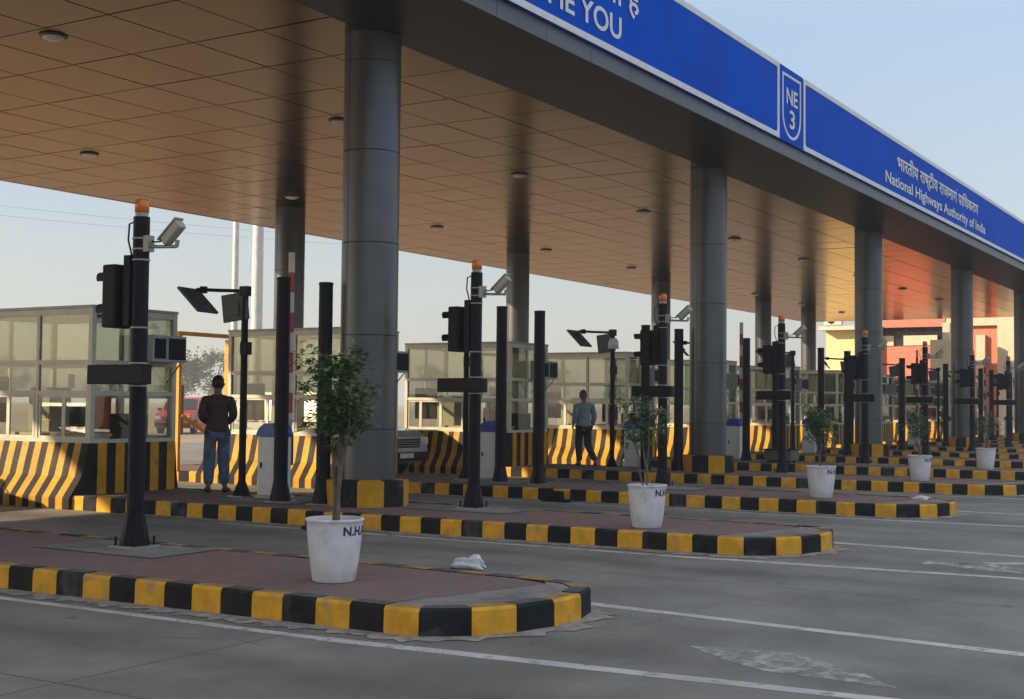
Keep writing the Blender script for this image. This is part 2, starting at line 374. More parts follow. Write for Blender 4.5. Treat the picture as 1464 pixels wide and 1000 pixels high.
def make_island(k):
    ax = AX[k]
    root = empty('traffic_island', (ax, 0, 0))
    tag(root, 'raised paved island with black and yellow kerb, %s island from the camera' % ORD[k], 'traffic island', 'kerbed islands between the toll lanes')
    jr = random.Random(77+k); P = [(x, y+jr.uniform(-.012, .012)) if (y > 5.1) else (x, y) for x, y in NEAR+NOSE+FAR]
    I = offset_path(P, .15)     # inward (path runs counter-clockwise: near side down, nose, far side up)
    rnd = random.Random(31+k)
    kb = MB()
    nn = len(NEAR)
    for i in range(len(P)-1):
        black = ((nn-1-i) % 2 == 0)
        h = ZI+rnd.uniform(-.004, .004); e = rnd.uniform(-.004, .004)
        black = black if rnd.random() > .0 else black
        a, b = Vector((*P[i], 0)), Vector((*P[i+1], 0)); c, d = Vector((*I[i+1], 0)), Vector((*I[i], 0))
        g_ = (b-a).normalized()*.003
        a, b, c, d = a+g_, b-g_, c-g_, d+g_
        n = (d-a).normalized()
        A0, B0 = a+n*e, b+n*e
        A1, B1 = A0+n*.004, B0+n*.004; A2, B2 = A0+n*.022, B0+n*.022
        zz = lambda v, z: (v.x, v.y, z)
        vs = [zz(A0, 0), zz(B0, 0), zz(A1, h-.022), zz(B1, h-.022), zz(A2, h), zz(B2, h), zz(d, h), zz(c, h), zz(d, 0), zz(c, 0)]
        m0 = 1 if black else 0
        kb.add(vs, [(0,1,3,2), (2,3,5,4)], m0)
        kb.add(vs, [(4,5,7,6)], m0+2)
        kb.add(vs, [(0,2,4,6,8), (1,9,7,5,3)], m0)
    kb.build('kerb', [M_kY, M_kB, M_kYd, M_kBd], root)
    In = [(x, y) for x, y in I]
    # paving, nose slab (concrete) inside kerb
    cut = [p for p in In if p[1] >= 5.35]
    left = [p for p in cut if p[0] < 0]; right = [p for p in cut if p[0] > 0]
    b = MB(); z = ZI-.006
    poly = left+[(-.74, 5.40), (.66, 5.02)]+[p for p in right]
    b.add([(x, y, z) for x, y in poly], [tuple(range(len(poly)))])
    b.build('block_paving', M_pave, root)
    noseP = [(-.74, 5.40)]+[p for p in In if p[1] < 5.35]+[(.66, 5.02)]
    # order: In already runs round nose
    b = MB(); b.add([(x, y, z-.002) for x, y in noseP], [tuple(range(len(noseP)))])
    b.build('nose_slab', M_conc, root)
    # mortar apron at kerb foot, ragged
    O = offset_path(P, -.20)
    b = MB(); vs = []; fs = []
    rng = [(i, P[i], O[i]) for i in range(len(P)) if P[i][1] < 14 and P[i][0] < .95]
    sub = []
    for j in range(len(rng)-1):
        for t in range(4):
            u = t/4
            p = [rng[j][1][q]*(1-u)+rng[j+1][1][q]*u for q in (0, 1)]; o = [rng[j][2][q]*(1-u)+rng[j+1][2][q]*u for q in (0, 1)]
            w = rnd.uniform(.25, 1.1)
            sub.append((p, [p[q]+(o[q]-p[q])*w for q in (0, 1)]))
    for j, (p, o) in enumerate(sub):
        vs += [(p[0], p[1], .016), (o[0], o[1], .005)]
        if j: fs.append((2*j-2, 2*j-1, 2*j+1, 2*j))
    b.add(vs, fs); b.build('mortar_edge', M_mortar, root)
    # utility pads
    for (cx_, cy_, sx, sy) in ((.45, 9.3, .42, .75), (.1, 12.3, .6, .7)):
        b = MB(); b.add([(cx_-sx+rnd.uniform(-.05, .05), cy_-sy, ZI+.001), (cx_+sx, cy_-sy+rnd.uniform(-.1, .1), ZI+.001), (cx_+sx-.1, cy_+sy, ZI+.001), (cx_-sx, cy_+sy+.05, ZI+.001)], [(0,1,2,3)])
        b.build('concrete_pad', M_conc, root)
    return root
for k in range(NI): make_island(k)

# ------------------------------------------------------------------ toll booths with barrier plinth
YB0, YB1 = 15.09, 17.85
def make_booth():
    root = empty('toll_booth', (0, 0, 0))
    # jersey barrier plinth, profile per stripe
    prof = [(1.17, 0.), (1.17, .16), (.96, .45), (.84, .93)]
    b = MB(); y0, y1 = 15.06, 18.35; n = int((y1-y0)/.14)
    yy = [y0+(y1-y0)*i/n for i in range(n+1)]
    profs = {-1: prof, 1: [(.92, 0.), (.92, .16), (.88, .45), (.84, .93)]}
    for sgn in (-1, 1):
        for i in range(n):
            for j in range(3):
                (xa, za), (xb, zb) = profs[sgn][j], profs[sgn][j+1]
                b.add([(sgn*xa, yy[i], za), (sgn*xa, yy[i+1], za), (sgn*xb, yy[i+1], zb), (sgn*xb, yy[i], zb)], [(0,1,2,3)], 1-i % 2)
    for ye in (y0, y1):
        xs = [-.84+.168*i for i in range(11)]
        for i in range(10):
            b.add([(xs[i], ye, 0), (xs[i+1], ye, 0), (xs[i+1], ye, .93), (xs[i], ye, .93)], [(0,1,2,3)], (i+1) % 2)
        for sgn in (-1, 1):
            b.add([(sgn*.84, ye, 0)]+[(sgn*a_, ye, z_) for a_, z_ in profs[sgn]], [(0,1,2,3,4)], 1)
    b.add([(-.84, y0, .93), (.84, y0, .93), (.84, y1, .93), (-.84, y1, .93)], [(0,1,2,3)], 2)
    b.build('barrier_plinth', [M_bY, M_bB, M_conc], root)
    W = .79; t = .03
    f = MB()
    zs = [(.93, .985), (1.62, 1.685), (2.07, 2.135), (2.80, 2.885)]
    for z0, z1 in zs:
        for sx in (-1, 1):
            f.box(sx*W-t, sx*W+t, YB0, YB1, z0, z1)
        for ye in (YB0, YB1):
            f.box(-W+t, W-t, ye-t, ye+t, z0, z1)
    posts = [(x, y) for x in (-W, W) for y in (YB0, YB1)]
    for x, y in posts: f.box(x-t-.008, x+t+.008, y-t-.008, y+t+.008, .933, 2.888)
    for x in (-W, W): f.box(x-t+.004, x+t-.004, 16.21, 16.27, .985, 2.80)
    for x in (-.05,):
        for ye in (YB0, YB1): f.box(x-.025, x+.025, ye-t+.004, ye+t-.004, 1.685, 2.80)
    # lower sliding sashes
    for x in (-W, W):
        for (a, c) in ((15.15, 15.66), (15.66, 16.2), (16.3, 16.9), (16.9, 17.45), (17.45, 17.80)):
            f.box(x-.014, x+.014, a, a+.035, .985, 1.62); f.box(x-.014, x+.014, c-.035, c, .985, 1.62)
            f.box(x-.012, x+.012, a+.035, c-.035, .985, 1.02); f.box(x-.012, x+.012, a+.035, c-.035, 1.585, 1.62)
    f.build('frame', M_alu, root)
    r = MB(); r.box(-W-.05, W+.05, YB0-.05, YB1+.05, 2.888, 2.93, bev=.01); r.build('roof', M_alu2, root)
    fl = MB(); fl.box(-W+.04, W-.04, YB0+.04, YB1-.04, .94, .96); fl.build('floor', M_alu2, root)
    def pane(x0, x1, y0, y1, z0, z1, m):
        p = MB(); p.box(x0, x1, y0, y1, z0, z1); p.build('window_pane', m, root)
    g_ = .004
    for x in (-W, W):
        for (a, c) in ((YB0+.04, 16.21), (16.27, YB1-.04)):
            pane(x-g_, x+g_, a, c, 2.135, 2.80, M_glass)
            pane(x-g_, x+g_, a, c, 1.685, 2.07, M_glass)
            pane(x-g_, x+g_, a, c, .985, 1.62, M_glassc)
    for ye in (YB0, YB1):
        for (a, c) in ((-W+.04, -.08), (-.02, W-.04)):
            pane(a, c, ye-g_, ye+g_, 2.135, 2.80, M_glass)
            pane(a, c, ye-g_, ye+g_, 1.685, 2.07, M_glass)
        pane(-W+.04, W-.04, ye-g_, ye+g_, .985, 1.62, M_glassc)
    # interior: counter, monitor, cabinet, half lowered blind on the far side
    c = MB(); c.box(-.7, -.2, 15.3, 17.0, 1.02, 1.06); c.box(-.68, -.24, 15.32, 15.36, .96, 1.02); c.box(-.68, -.24, 16.9, 16.94, .96, 1.02)
    c.build('counter', M_cream, root)
    mo = MB(); mo.box(-.42, -.38, 15.55, 16.0, 1.16, 1.46, bev=.01); mo.box(-.44, -.36, 15.74, 15.80, 1.06, 1.16); mo.box(-.5, -.3, 15.66, 15.88, 1.06, 1.07)
    mo.build('monitor', M_screen, root)
    cb = MB(); cb.box(.2, .62, 17.2, 17.7, .96, 1.75, bev=.01); cb.build('cabinet', M_blind, root)
    bl = MB(); bl.box(-.68, -.64, 17.1, 17.7, 1.2, 1.9, bev=.01); bl.box(.1, .5, 15.3, 15.7, .962, 1.35, bev=.01); bl.build('storage_box', M_dark, root)
    ch = MB(); ch.box(-.02, .38, 16.0, 16.4, 1.0, 1.06, bev=.02); ch.box(.34, .40, 16.0, 16.4, 1.1, 1.6, bev=.02); ch.cyl(.18, 16.2, .96, 1.0, .15)
    ch.build('chair', mat('red_plastic', (.45, .05, .05), .4), root)
    # window air conditioner on the end wall
    a = MB(); a.box(.02, .70, 14.72, 15.04, 2.13, 2.53, bev=.012)
    ac = a.build('air_conditioner', M_alu2, root)
    gq = MB(); gq.box(.34, .67, 14.705, 14.719, 2.17, 2.49)
    for i in range(9): gq.box(.34, .67, 14.698, 14.705, 2.18+i*.034, 2.18+i*.034+.012)
    gq.build('grille', M_dark, ac)
    gw = MB(); gw.box(.06, .28, 14.712, 14.719, 2.18, 2.48)
    for i in range(4): gw.box(.07+.055*i, .10+.055*i, 14.704, 14.712, 2.19, 2.47)
    gw.build('louvre', M_dark, ac)
    for bx_ in (.1, .62):
        br = MB(); br.tube([(bx_, 14.76, 2.12), (bx_, 15.05, 1.82)], .012, 6); br.build('bracket', M_steel, ac)
    for (yy_, zz_, w_, h_) in ((15.45, 1.72, .15, .21),):
        nt_ = MB(); nt_.box(-W+.006, -W+.009, yy_, yy_+w_, zz_, zz_+h_); nt_.build('paper_notice', M_wht, root)
    return root
booth = make_booth()
for k in range(1, NI):
    o = booth if k == 1 else copy_tree(booth)
    o.location = (AX[k], 0, 0)
    lab = {1: 'glazed toll booth at left edge of the view on striped barrier plinth', 2: 'glazed toll booth behind the big front column and the potted ficus',
           3: 'glazed toll booth with dark striped plinth right of the big near column', 4: 'glazed toll booth behind the man in pale shirt'}.get(k, 'glazed toll booth on the %s island from the camera' % ORD[k])
    tag(o, lab, 'toll booth', 'row of glazed toll booths')

# ------------------------------------------------------------------ signal poles
def make_signal():
    root = empty('signal_pole', (0, 0, 0))
    b = MB(); b.cyl(0, 0, .23, 3.26, .080, .076, 20); b.cyl(0, 0, 0.22, .52, .14, .082, 8, smooth=False)
    for a in range(4): b.tube([(.17*math.cos(a*PI/2+.78), .17*math.sin(a*PI/2+.78), .22), (.17*math.cos(a*PI/2+.78), .17*math.sin(a*PI/2+.78), .30)], .012, 6)
    b.build('pole', M_black, root)
    p = MB(); p.box(-.165, .165, -.165, .165, .2, .22); p.build('base_plate', M_steel, root)
    c = MB()
    for z in (1.68, 1.89, 2.22, 2.85, 2.95, 3.05):
        c = MB(); c.cyl(0, 0, z, z+.014, .085, n=20); c.build('clamp_ring', M_steel, root)
    q = MB(); q.cyl(0, 0, 3.262, 3.30, .06, .06, 16); q.build('beacon_base', M_steel, root)
    q = MB(); q.lathe([(.001, 3.302), (.066, 3.302), (.068, 3.37), (.066, 3.40), (.045, 3.425), (.001, 3.43)], n=18); q.build('beacon', M_amber, root)
    # signal head facing +Y
    h = MB(); h.box(-.14, .14, .19, .36, 2.23, 2.82, bev=.02); h.box(-.05, .05, .06, .20, 2.28, 2.78); h.box(-.09, .09, .05, .13, 2.24, 2.90)
    hd = h.build('signal_head', M_dark, root)
    for z in (2.37, 2.67):
        v = MB(); n = 12; vs = []; fs = []
        for i in range(n+1):
            t = PI*i/n
            for (yy, rr, dz) in ((.36, .10, 0), (.53, .095, .0)):
                vs.append((rr*math.cos(t), yy-(.05*(1-math.sin(t)) if yy > .45 else 0), z+rr*math.sin(t)))
                vs.append(((rr-.012)*math.cos(t), yy-(.05*(1-math.sin(t)) if yy > .45 else 0), z+(rr-.012)*math.sin(t)))
        for i in range(n):
            o = i*4
            fs += [(o, o+4, o+6, o+2), (o+1, o+3, o+7, o+5), (o+2, o+6, o+7, o+3)]
        v.add(vs, fs, 0, True); v.build('visor', M_dark, hd)
        l = MB(); l.tube([(0, .361, z), (0, .37, z)], .085, 16); l.build('lens', mat('dark_signal_lens_red', (.08, .01, .01), .2) if z > 2.5 else mat('dark_signal_lens_green', (.01, .06, .03), .2), hd)
    # lane status display box
    d = MB(); d.box(-.06, .05, -.26, .48, 1.52, 1.70, bev=.01, M=Matrix.Translation((-.13, 0, .18)))
    d.box(-.09, -.02, -.05, .05, 1.73, 1.84)
    d.build('display_box', M_dark, root)
    w = MB(); w.tube([(-.02, .06, 3.22), (-.03, .13, 3.2), (-.03, .14, 3.05), (-.02, .1, 2.9), (0, .07, 2.7)], .009, 6)
    w.tube([(.02, -.06, 3.1), (.02, -.14, 3.02), (.01, -.25, 3.02)], .008, 6)
    w.build('cable', M_black, root)
    # surveillance camera on an arm to -Y
    a = MB(); a.tube([(0, -.06, 2.99), (0, -.22, 2.97), (0, -.46, 2.96)], [.022, .016, .016], 8); a.box(-.04, .04, -.13, -.06, 2.93, 3.08); a.tube([(0, -.46, 2.96), (0, -.47, 3.02)], .02, 8)
    a.build('camera_arm', M_steel, root)
    M = Matrix.Translation((0, -.42, 3.09)) @ Matrix.Rotation(R(-40), 4, 'X') @ Matrix.Rotation(R(180), 4, 'Z')
    cm = MB(); cm.box(-.048, .048, -.13, .12, -.042, .048, bev=.02, M=M); cm.box(-.056, .056, -.165, .135, .050, .064, bev=.006, M=M)
    cc = cm.build('security_camera', M_cam, root)
    ln = MB(); ln.tube([M @ Vector((0, -.128, 0)), M @ Vector((0, -.14, 0))], .034, 14); ln.build('lens', M_screen, cc)
    return root
sig = make_signal()
for k in range(8):
    o = sig if k == 0 else copy_tree(sig)
    o.location = (AX[k]+(.54 if k == 0 else .5), 9.33, 0)
    rt = random.Random(500+k); o.rotation_euler = (R(rt.uniform(-.5, .5)) if k else 0, R(rt.uniform(-.5, .5)) if k else 0, R(rt.uniform(-7, 7)) if k else 0)
    lab = 'black signal pole with amber beacon and camera on the %s island from the camera' % ORD[k]
    tag(o, lab, 'signal pole', 'lane signal poles with beacons')

# ------------------------------------------------------------------ bollard posts
def make_post(h):
    root = empty('steel_post', (0, 0, 0))
    b = MB(); b.cyl(0, 0, .01, h, .097, .093, 18); b.cyl(0, 0, .01, .26, .15, .099, 10, smooth=False); b.build('pole', M_black, root)
    c = MB(); c.lathe([(.098, h), (.099, h+.02), (.09, h+.035), (.001, h+.04)], n=18); c.build('cap', M_dark, root)
    p = MB(); p.box(-.17, .17, -.17, .17, 0, .012); p.build('base_plate', M_steel, root)
    return root
pa = make_post(3.02); pb = make_post(2.92)
for k in range(1, NI):
    for j, (src, y, w) in enumerate(((pa, 12.26, 'taller'), (pb, 11.45, 'shorter'))):
        o = src if k == 1 else copy_tree(src)
        o.location = (AX[k]-.15, y-(.22 if k == 1 else .15)*(1 if j == 0 else .7), ZI)
        o.rotation_euler = (0, 0, .3*k)
        tag(o, 'plain %s black steel post of the pair on the %s island from the camera' % (w, ORD[k]), 'post', 'plain black posts beside the boom cabinets')

# ------------------------------------------------------------------ boom barrier cabinets and raised booms
def make_cab():
    root = empty('boom_cabinet', (0, 0, 0))
    b = MB(); b.box(-.15, .15, -.18, .18, .04, .86, bev=.012); b.build('body', M_boxw, root)
    p = MB(); p.box(-.18, .18, -.21, .21, 0, .04); p.build('base', M_steel, root)
    # domed blue lid
    l = MB(); prof = [(-.215, .862), (-.22, .90), (-.17, .99), (-.08, 1.045), (.06, 1.05), (.17, .98), (.22, .90), (.215, .862)]
    vs = [(-.165, y*.92, z) for y, z in prof]+[(.165, y*.92, z) for y, z in prof]; n = len(prof)
    l.add(vs, [tuple(range(n)), tuple(range(2*n-1, n-1, -1))]+[(i, (i+1) % n, n+(i+1) % n, n+i) for i in range(n)])
    l.build('lid', M_boxb, root)
    d = MB(); d.box(-.157, -.151, -.14, .14, .14, .78); d.build('door', M_boxw, root)
    h = MB(); h.box(-.166, -.158, .09, .12, .42, .50); h.build('lock', M_dark, root)
    s = MB(); s.tube([(.15, -.06, .74), (.24, -.06, .74)], .05, 12); s.build('axle', M_dark, root)
    return root
cab = make_cab()
for k in range(1, NI):
    o = cab if k == 1 else copy_tree(cab)
    o.location = (AX[k]+.35, 12.6, ZI)
    tag(o, 'white boom cabinet with blue lid on the %s island from the camera' % ORD[k], 'barrier cabinet', 'white boom cabinets with blue lids')
boom_src = None
for o in [q for q in COL.objects if q.name.startswith('boom_cabinet')]:
    k = int(round((o.location.x-.35-8.05)/5.75))
    if k not in (1, 4, 7, 9): continue
    if boom_src is None:
        b = MB(); n = 10; z0, z1 = .62, 3.5
        for i in range(n): b.box(-.022, .022, -.042, .042, z0+(z1-z0)*i/n, z0+(z1-z0)*(i+1)/n, i % 2)
        boom_src = b.build('striped_arm', [M_red, M_wht], o)
        c = MB(); c.box(-.035, .035, -.06, .06, .45, .9); brk = c.build('arm_bracket', M_dark, o)
        p1, p2 = boom_src, brk
    else:
        p1, p2 = boom_src.copy(), brk.copy(); COL.objects.link(p1); COL.objects.link(p2); p1.parent = o; p2.parent = o
    dy = -.04 if k == 1 else -.06
    p1.location = (.25, dy, 0); p2.location = p1.location

# ------------------------------------------------------------------ antenna poles
def make_ant():
    root = empty('antenna_pole', (0, 0, 0))
    b = MB(); b.cyl(0, 0, .02, 2.95, .052, .048, 14); b.cyl(0, 0, .02, .22, .13, .055, 8, smooth=False); b.build('pole', M_black, root)
    p = MB(); p.box(-.15, .15, -.15, .15, 0, .02); p.build('base_plate', M_steel, root)
    a = MB(); a.tube([(0, -.05, 2.93), (0, .5, 2.96), (0, .95, 2.99)], .026, 8); a.box(-.05, .05, -.07, .07, 2.86, 3.0); a.box(-.04, .04, .78, .86, 2.93, 3.03)
    a.build('arm', M_black, root)
    def panel(cx_, cy_, cz_, w, h, rx, rz, ry=0):
        M = Matrix.Translation((cx_, cy_, cz_)) @ Matrix.Rotation(R(rz), 4, 'Z') @ Matrix.Rotation(R(ry), 4, 'Y') @ Matrix.Rotation(R(rx), 4, 'X')
        q = MB(); q.box(-w/2, w/2, -h/2, h/2, -.02, .02, bev=.008, M=M); q.box(-w*.2, w*.2, -h*.2, h*.2, .021, .06, M=M)
        q.build('antenna_panel', M_panel, root)
    panel(0, .93, 2.83, .54, .50, 45, 12)
    panel(-.06, .22, 2.70, .44, .42, 0, 90, 0) if False else None
    # second panel hangs upright under the arm
    M = Matrix.Translation((-.04, .17, 2.70)) @ Matrix.Rotation(R(-8), 4, 'X') @ Matrix.Rotation(R(10), 4, 'Z')
    q = MB(); q.box(-.025, .02, -.23, .19, -.2, .2, bev=.008, M=M); q.box(.02, .06, -.12, .10, -.1, .1, M=M); q.box(-.045, -.026, -.1, .06, -.12, .08, bev=.01, M=M)
    q.build('antenna_panel', M_panel, root)
    j = MB(); j.box(-.06, .06, -.09, .03, 2.02, 2.20); j.build('junction_box', M_dark, root)
    return root
ant = make_ant()
for k in range(1, NI):
    o = ant if k == 1 else copy_tree(ant)
    o.location = (AX[k]+.2, 13.07, ZI); o.rotation_euler = (0, 0, [0, 0, .1, -.18, .1, -.06, .05][k % 7])
    if k == 2:
        for ch_ in kids(o):
            if ch_.name.startswith(('arm', 'antenna_panel')): bpy.data.objects.remove(ch_)
    if k == 3:
        dm = MB(); dm.cyl(0, -.02, 2.58, 2.60, .13); dm.lathe([(.001, 2.60), (.115, 2.60), (.115, 2.72), (.08, 2.80), (.001, 2.82)], 0, -.02, 16); dm.build('sensor_dome', M_boxw, o)
    tag(o, 'slim bare black pole just left of the second signal pole' if k == 2 else 'slim black pole with flat tilted antenna panels on the %s island from the camera' % ORD[k], 'antenna pole', 'black tag reader antenna poles')

# ------------------------------------------------------------------ text
def text_geo(body, size, extr=.008, space=1., bold=0.):
    cu = bpy.data.curves.new('lettering', 'FONT'); cu.body = body; cu.size = size; cu.extrude = extr; cu.space_character = space; cu.bevel_depth = bold; cu.bevel_resolution = 0; cu.resolution_u = 4
    o = bpy.data.objects.new('lettering', cu); COL.objects.link(o)
    dg = bpy.context.evaluated_depsgraph_get(); dg.update()
    me = bpy.data.meshes.new_from_object(o.evaluated_get(dg)); vs = [v.co.copy() for v in me.vertices]; fs = [tuple(p.vertices) for p in me.polygons]
    bpy.data.objects.remove(o); bpy.data.curves.remove(cu); bpy.data.meshes.remove(me)
    return vs, fs
def bounds(vs): return min(v.x for v in vs), max(v.x for v in vs), min(v.y for v in vs), max(v.y for v in vs)

# ------------------------------------------------------------------ potted plants
def leaf(mb, c, d, up, L_, W_, mi):
    d = d.normalized(); s = d.cross(up).normalized(); n = s.cross(d).normalized()
    p0 = c; p1 = c+d*L_*.45+s*W_*.5+n*L_*.06; p2 = c+d*L_-n*L_*.08; p3 = c+d*L_*.45-s*W_*.5+n*L_*.06; pm = c+d*L_*.45-n*L_*.02
    mb.add([p0, p1, pm, p2, p3], [(0, 1, 2), (1, 3, 2), (0, 2, 4), (2, 3, 4)], mi)
def make_plant(k):
    rnd = random.Random(100+k)
    x, y = AX[k]-.17, 6.4
    if k == 1: x = AX[k]-.45
    root = empty('potted_plant', (x, y, ZI-.004))
    lab = {0: 'tall bushy ficus in a big white lettered pot nearest the camera', 1: 'thin sparse ficus in a white pot on the second island from the camera',
           2: 'rounded leafy ficus in a white pot on the third island from the camera'}.get(k, 'small ficus in white pot on the %s island from the camera' % ORD[k])
    tag(root, lab, 'potted plant', 'white potted ficus plants at the island noses')
    p = MB(); prof = [(.001, 0), (.155, 0), (.165, .012), (.185, .15), (.205, .33), (.212, .42), (.216, .455), (.225, .462), (.222, .478), (.20, .476), (.198, .42), (.001, .42)]
    p.lathe(prof, n=40); pot = p.build('pot', M_pot, root)
    s = MB(); s.lathe([(.001, .432), (.1, .436), (.197, .426)], n=20); s.build('soil', M_soil, root)
    # lettering wrapped on the pot wall
    if k < 4:
        vs, fs = text_geo('N.H.A.I.', .105, .0, bold=.0032)
        x0, x1, y0, y1 = bounds(vs); t = MB(); out = []
        sz = .075 if k else .07
        for v in vs:
            h = .355+(v.y-y0)/(y1-y0)*sz
            # start angle: direction roughly to the viewer's right-front
            vd = math.atan2(-y, -x)+R(18 if k == 0 else 26)
            a = vd+(v.x-x0)*1.05*(sz/(y1-y0))/.21
            r = .205+(h-.33)/.09*.0075+.0025+v.z*.1
            out.append((r*math.cos(a), r*math.sin(a), h))
        t.add(out, fs); t.build('lettering', mat('navy_pot_lettering', (.015, .02, .09), .6), pot)
    # stems
    st = MB(); H = [1.70, 1.42, 1.32, 1.2, 1.25, 1.2, 1.2, 1.2, 1.2, 1.2, 1.2, 1.2][k]*(1 if k < 5 else rnd.uniform(.9, 1.1))
    tips = []
    n = 5 if k == 0 else 3
    for i in range(n):
        a = rnd.uniform(0, 2*PI); r0 = rnd.uniform(.0, .05)
        b0 = Vector((r0*math.cos(a), r0*math.sin(a), .42)); lean = Vector((rnd.uniform(-.12, .12), rnd.uniform(-.10, .14), 0))
        if k == 0: lean = Vector((rnd.uniform(-.10, .10), rnd.uniform(-.12, .14), 0))
        pts = []
        for j in range(6):
            u = j/5; pts.append(b0+lean*(u**1.3)*1.2+Vector((rnd.uniform(-.015, .015), rnd.uniform(-.015, .015), (H-.55)*u)))
        st.tube(pts, [.014-.008*(j/5) for j in range(6)], 6)
        for j in range(3, 6):
            for q in range(3 if k == 0 else 3):
                a2 = rnd.uniform(0, 2*PI); l = rnd.uniform(.1, .26)*(1 if k == 0 else .8)
                e = pts[j]+Vector((math.cos(a2)*l, math.sin(a2)*l, rnd.uniform(-.02, .2)))
                m_ = (pts[j]+e)/2+Vector((0, 0, .02)); st.tube([pts[j], m_, e], [.006, .004, .002], 5); tips += [e, m_]
        tips.append(pts[-1]+Vector((0, 0, .05)))
    st.build('stem', M_stem, root)
    lf = MB()
    cz = {0: 1.36, 1: 1.15, 2: 1.03}.get(k, 1.0); rz = {0: .34, 1: .23, 2: .30}.get(k, .25); rr = {0: .29, 1: .27, 2: .24}.get(k, .25)
    clumps = [t for t in tips]
    for i in range({0: 32, 1: 18, 2: 34}.get(k, 16)):
        a = rnd.uniform(0, 2*PI); u = rnd.random()**.45; ph = math.acos(rnd.uniform(-1, 1))
        clumps.append(Vector((rr*u*math.sin(ph)*math.cos(a), rr*u*math.sin(ph)*math.sin(a), cz+rz*u*math.cos(ph))))
    per = {0: 15, 1: 9, 2: 13}.get(k, 9)
    for c in clumps:
        if c.z < cz-rz-.1: continue
        for j in range(per):
            a = rnd.uniform(0, 2*PI); d = Vector((math.cos(a), math.sin(a), rnd.uniform(-.7, .5)))
            pos = c+Vector((rnd.gauss(0, .035), rnd.gauss(0, .035), rnd.gauss(0, .035)))
            leaf(lf, pos, d, Vector((rnd.uniform(-.3, .3), rnd.uniform(-.3, .3), 1)), rnd.uniform(.05, .085), rnd.uniform(.026, .04), 0 if rnd.random() < .72 else 1)
    lf.build('foliage', [M_leaf, M_leafl], root)
for k in range(0, 5): make_plant(k)

# ------------------------------------------------------------------ columns
def make_column(kind):
    root = empty('canopy_column', (0, 0, 0))
    b = MB(); r = .382; zs = [.2]+[z for z in (1.2, 2.44, 3.67, 4.9, 6.1)]+[6.5]
    for i in range(len(zs)-1):
        b.cyl(0, 0, zs[i]+(.012 if i else 0), zs[i+1], r, n=64)
    b.build('cladding', M_acp, root)
    j = MB()
    for z in zs[1:-1]: j.cyl(0, 0, z, z+.012, r-.012, n=48)
    for a in (R(75), R(255)):
        j.box(-.004, .004, r-.004, r+.0015, .5, 6.49, M=Matrix.Rotation(a, 4, 'Z'))
    j.build('joint', M_groove, root)
    p = MB(); n = 10; ro = .56
    for i in range(n):
        a0, a1 = 2*PI*i/n-.19, 2*PI*(i+1)/n-.19
        m0 = i % 2
        vs = [(ro*math.cos(a0), ro*math.sin(a0), .19), (ro*math.cos(a1), ro*math.sin(a1), .19), (ro*math.cos(a1), ro*math.sin(a1), .53), (ro*math.cos(a0), ro*math.sin(a0), .53),
              (.38*math.cos(a0), .38*math.sin(a0), .545), (.38*math.cos(a1), .38*math.sin(a1), .545)]
        p.add(vs, [(0, 1, 2, 3), (3, 2, 5, 4)], m0)
    p.build('painted_plinth', [M_bY, M_kB], root)
    return root
colm = make_column(0); first = True
for i in range(0, 5):
    x = 14.02+11.5*i
    o = colm if first else copy_tree(colm); first = False
    o.location = (x, 10.85, 0)
    lab = ['round dark column just out of view at left of front row', 'big near round grey column behind the nearest potted ficus', 'second dark round column of the front row', 'third dark round column of the front row',
           'fourth dark round column of the front row', 'fifth dark round column at the right edge of the view', 'sixth column of the front row beyond the right edge'][i+1]
    if i == -1 or i == 5:
        pass
    tag(o, lab, 'column', 'round canopy columns')
for i, x in enumerate((14.1, 25.6, 36.85, 47.9, 59.3, 65.8)):
    if i == 0: continue
    o = copy_tree(colm); o.location = (x, 22.4, 0)
    lab = ['back row column hidden beyond the left edge', 'back row column behind the raised boom arm, its left side sunlit', 'back row column behind the second signal pole camera', 'back row column behind the third signal pole, bright sunlit strip',
           'back row column just right of the second front column', 'rightmost back row column beside the pale yellow building'][i]
    tag(o, lab, 'column', 'round canopy columns')

# ------------------------------------------------------------------ canopy
XL, XR, YF, YBk, ZC = -32., 74., 8.9, 25.3, 6.5
can = empty('toll_canopy', (XL, YF, ZC))
tag(can, 'long flat toll plaza canopy with copper panelled ceiling and charcoal edge', 'canopy')
def cp(mb, name, m): 
    mb.xf(Matrix.Translation((-XL, -YF, -ZC))); return mb.build(name, m, can)
t = MB(); rnd = random.Random(9); TX, TY = 1.5, 1.222
ny = int(round((YBk-10.74)/TY)); nx = int((XR-XL)/TX)
for i in range(nx+1):
    for j in range(ny):
        x0 = XL+i*TX+.014; x1 = min(XL+(i+1)*TX-.014, XR); y0 = 10.74+j*TY+.014; y1 = y0+TY-.028
        if x1 <= x0: continue
        ax_, ay_ = rnd.gauss(0, .0016), rnd.gauss(0, .0016); dz = rnd.uniform(-.001, .001)
        z = lambda x, y: ZC+dz+ax_*(x-(x0+x1)/2)+ay_*(y-(y0+y1)/2)
        t.add([(x0, y0, z(x0, y0)), (x0, y1, z(x0, y1)), (x1, y1, z(x1, y1)), (x1, y0, z(x1, y0))], [(0, 1, 2, 3)])
cp(t, 'ceiling_panels', M_ceil)
t = MB(); t.box(XL, XR, 10.735, YBk, ZC+.012, ZC+.03); cp(t, 'ceiling_backing', M_groove)
t = MB()
x = XL+.11
while x < XR:
    x1 = min(x+1.275, XR)
    t.box(x+.004, x1-.004, YF, 10.72, ZC-.012, ZC+.006); x = x1
cp(t, 'soffit_panels', M_soffit)
t = MB(); t.box(XL, XR, YF+.01, 10.72, ZC+.008, ZC+.02); cp(t, 'soffit_backing', M_groove)
t = MB(); x = XL+.11
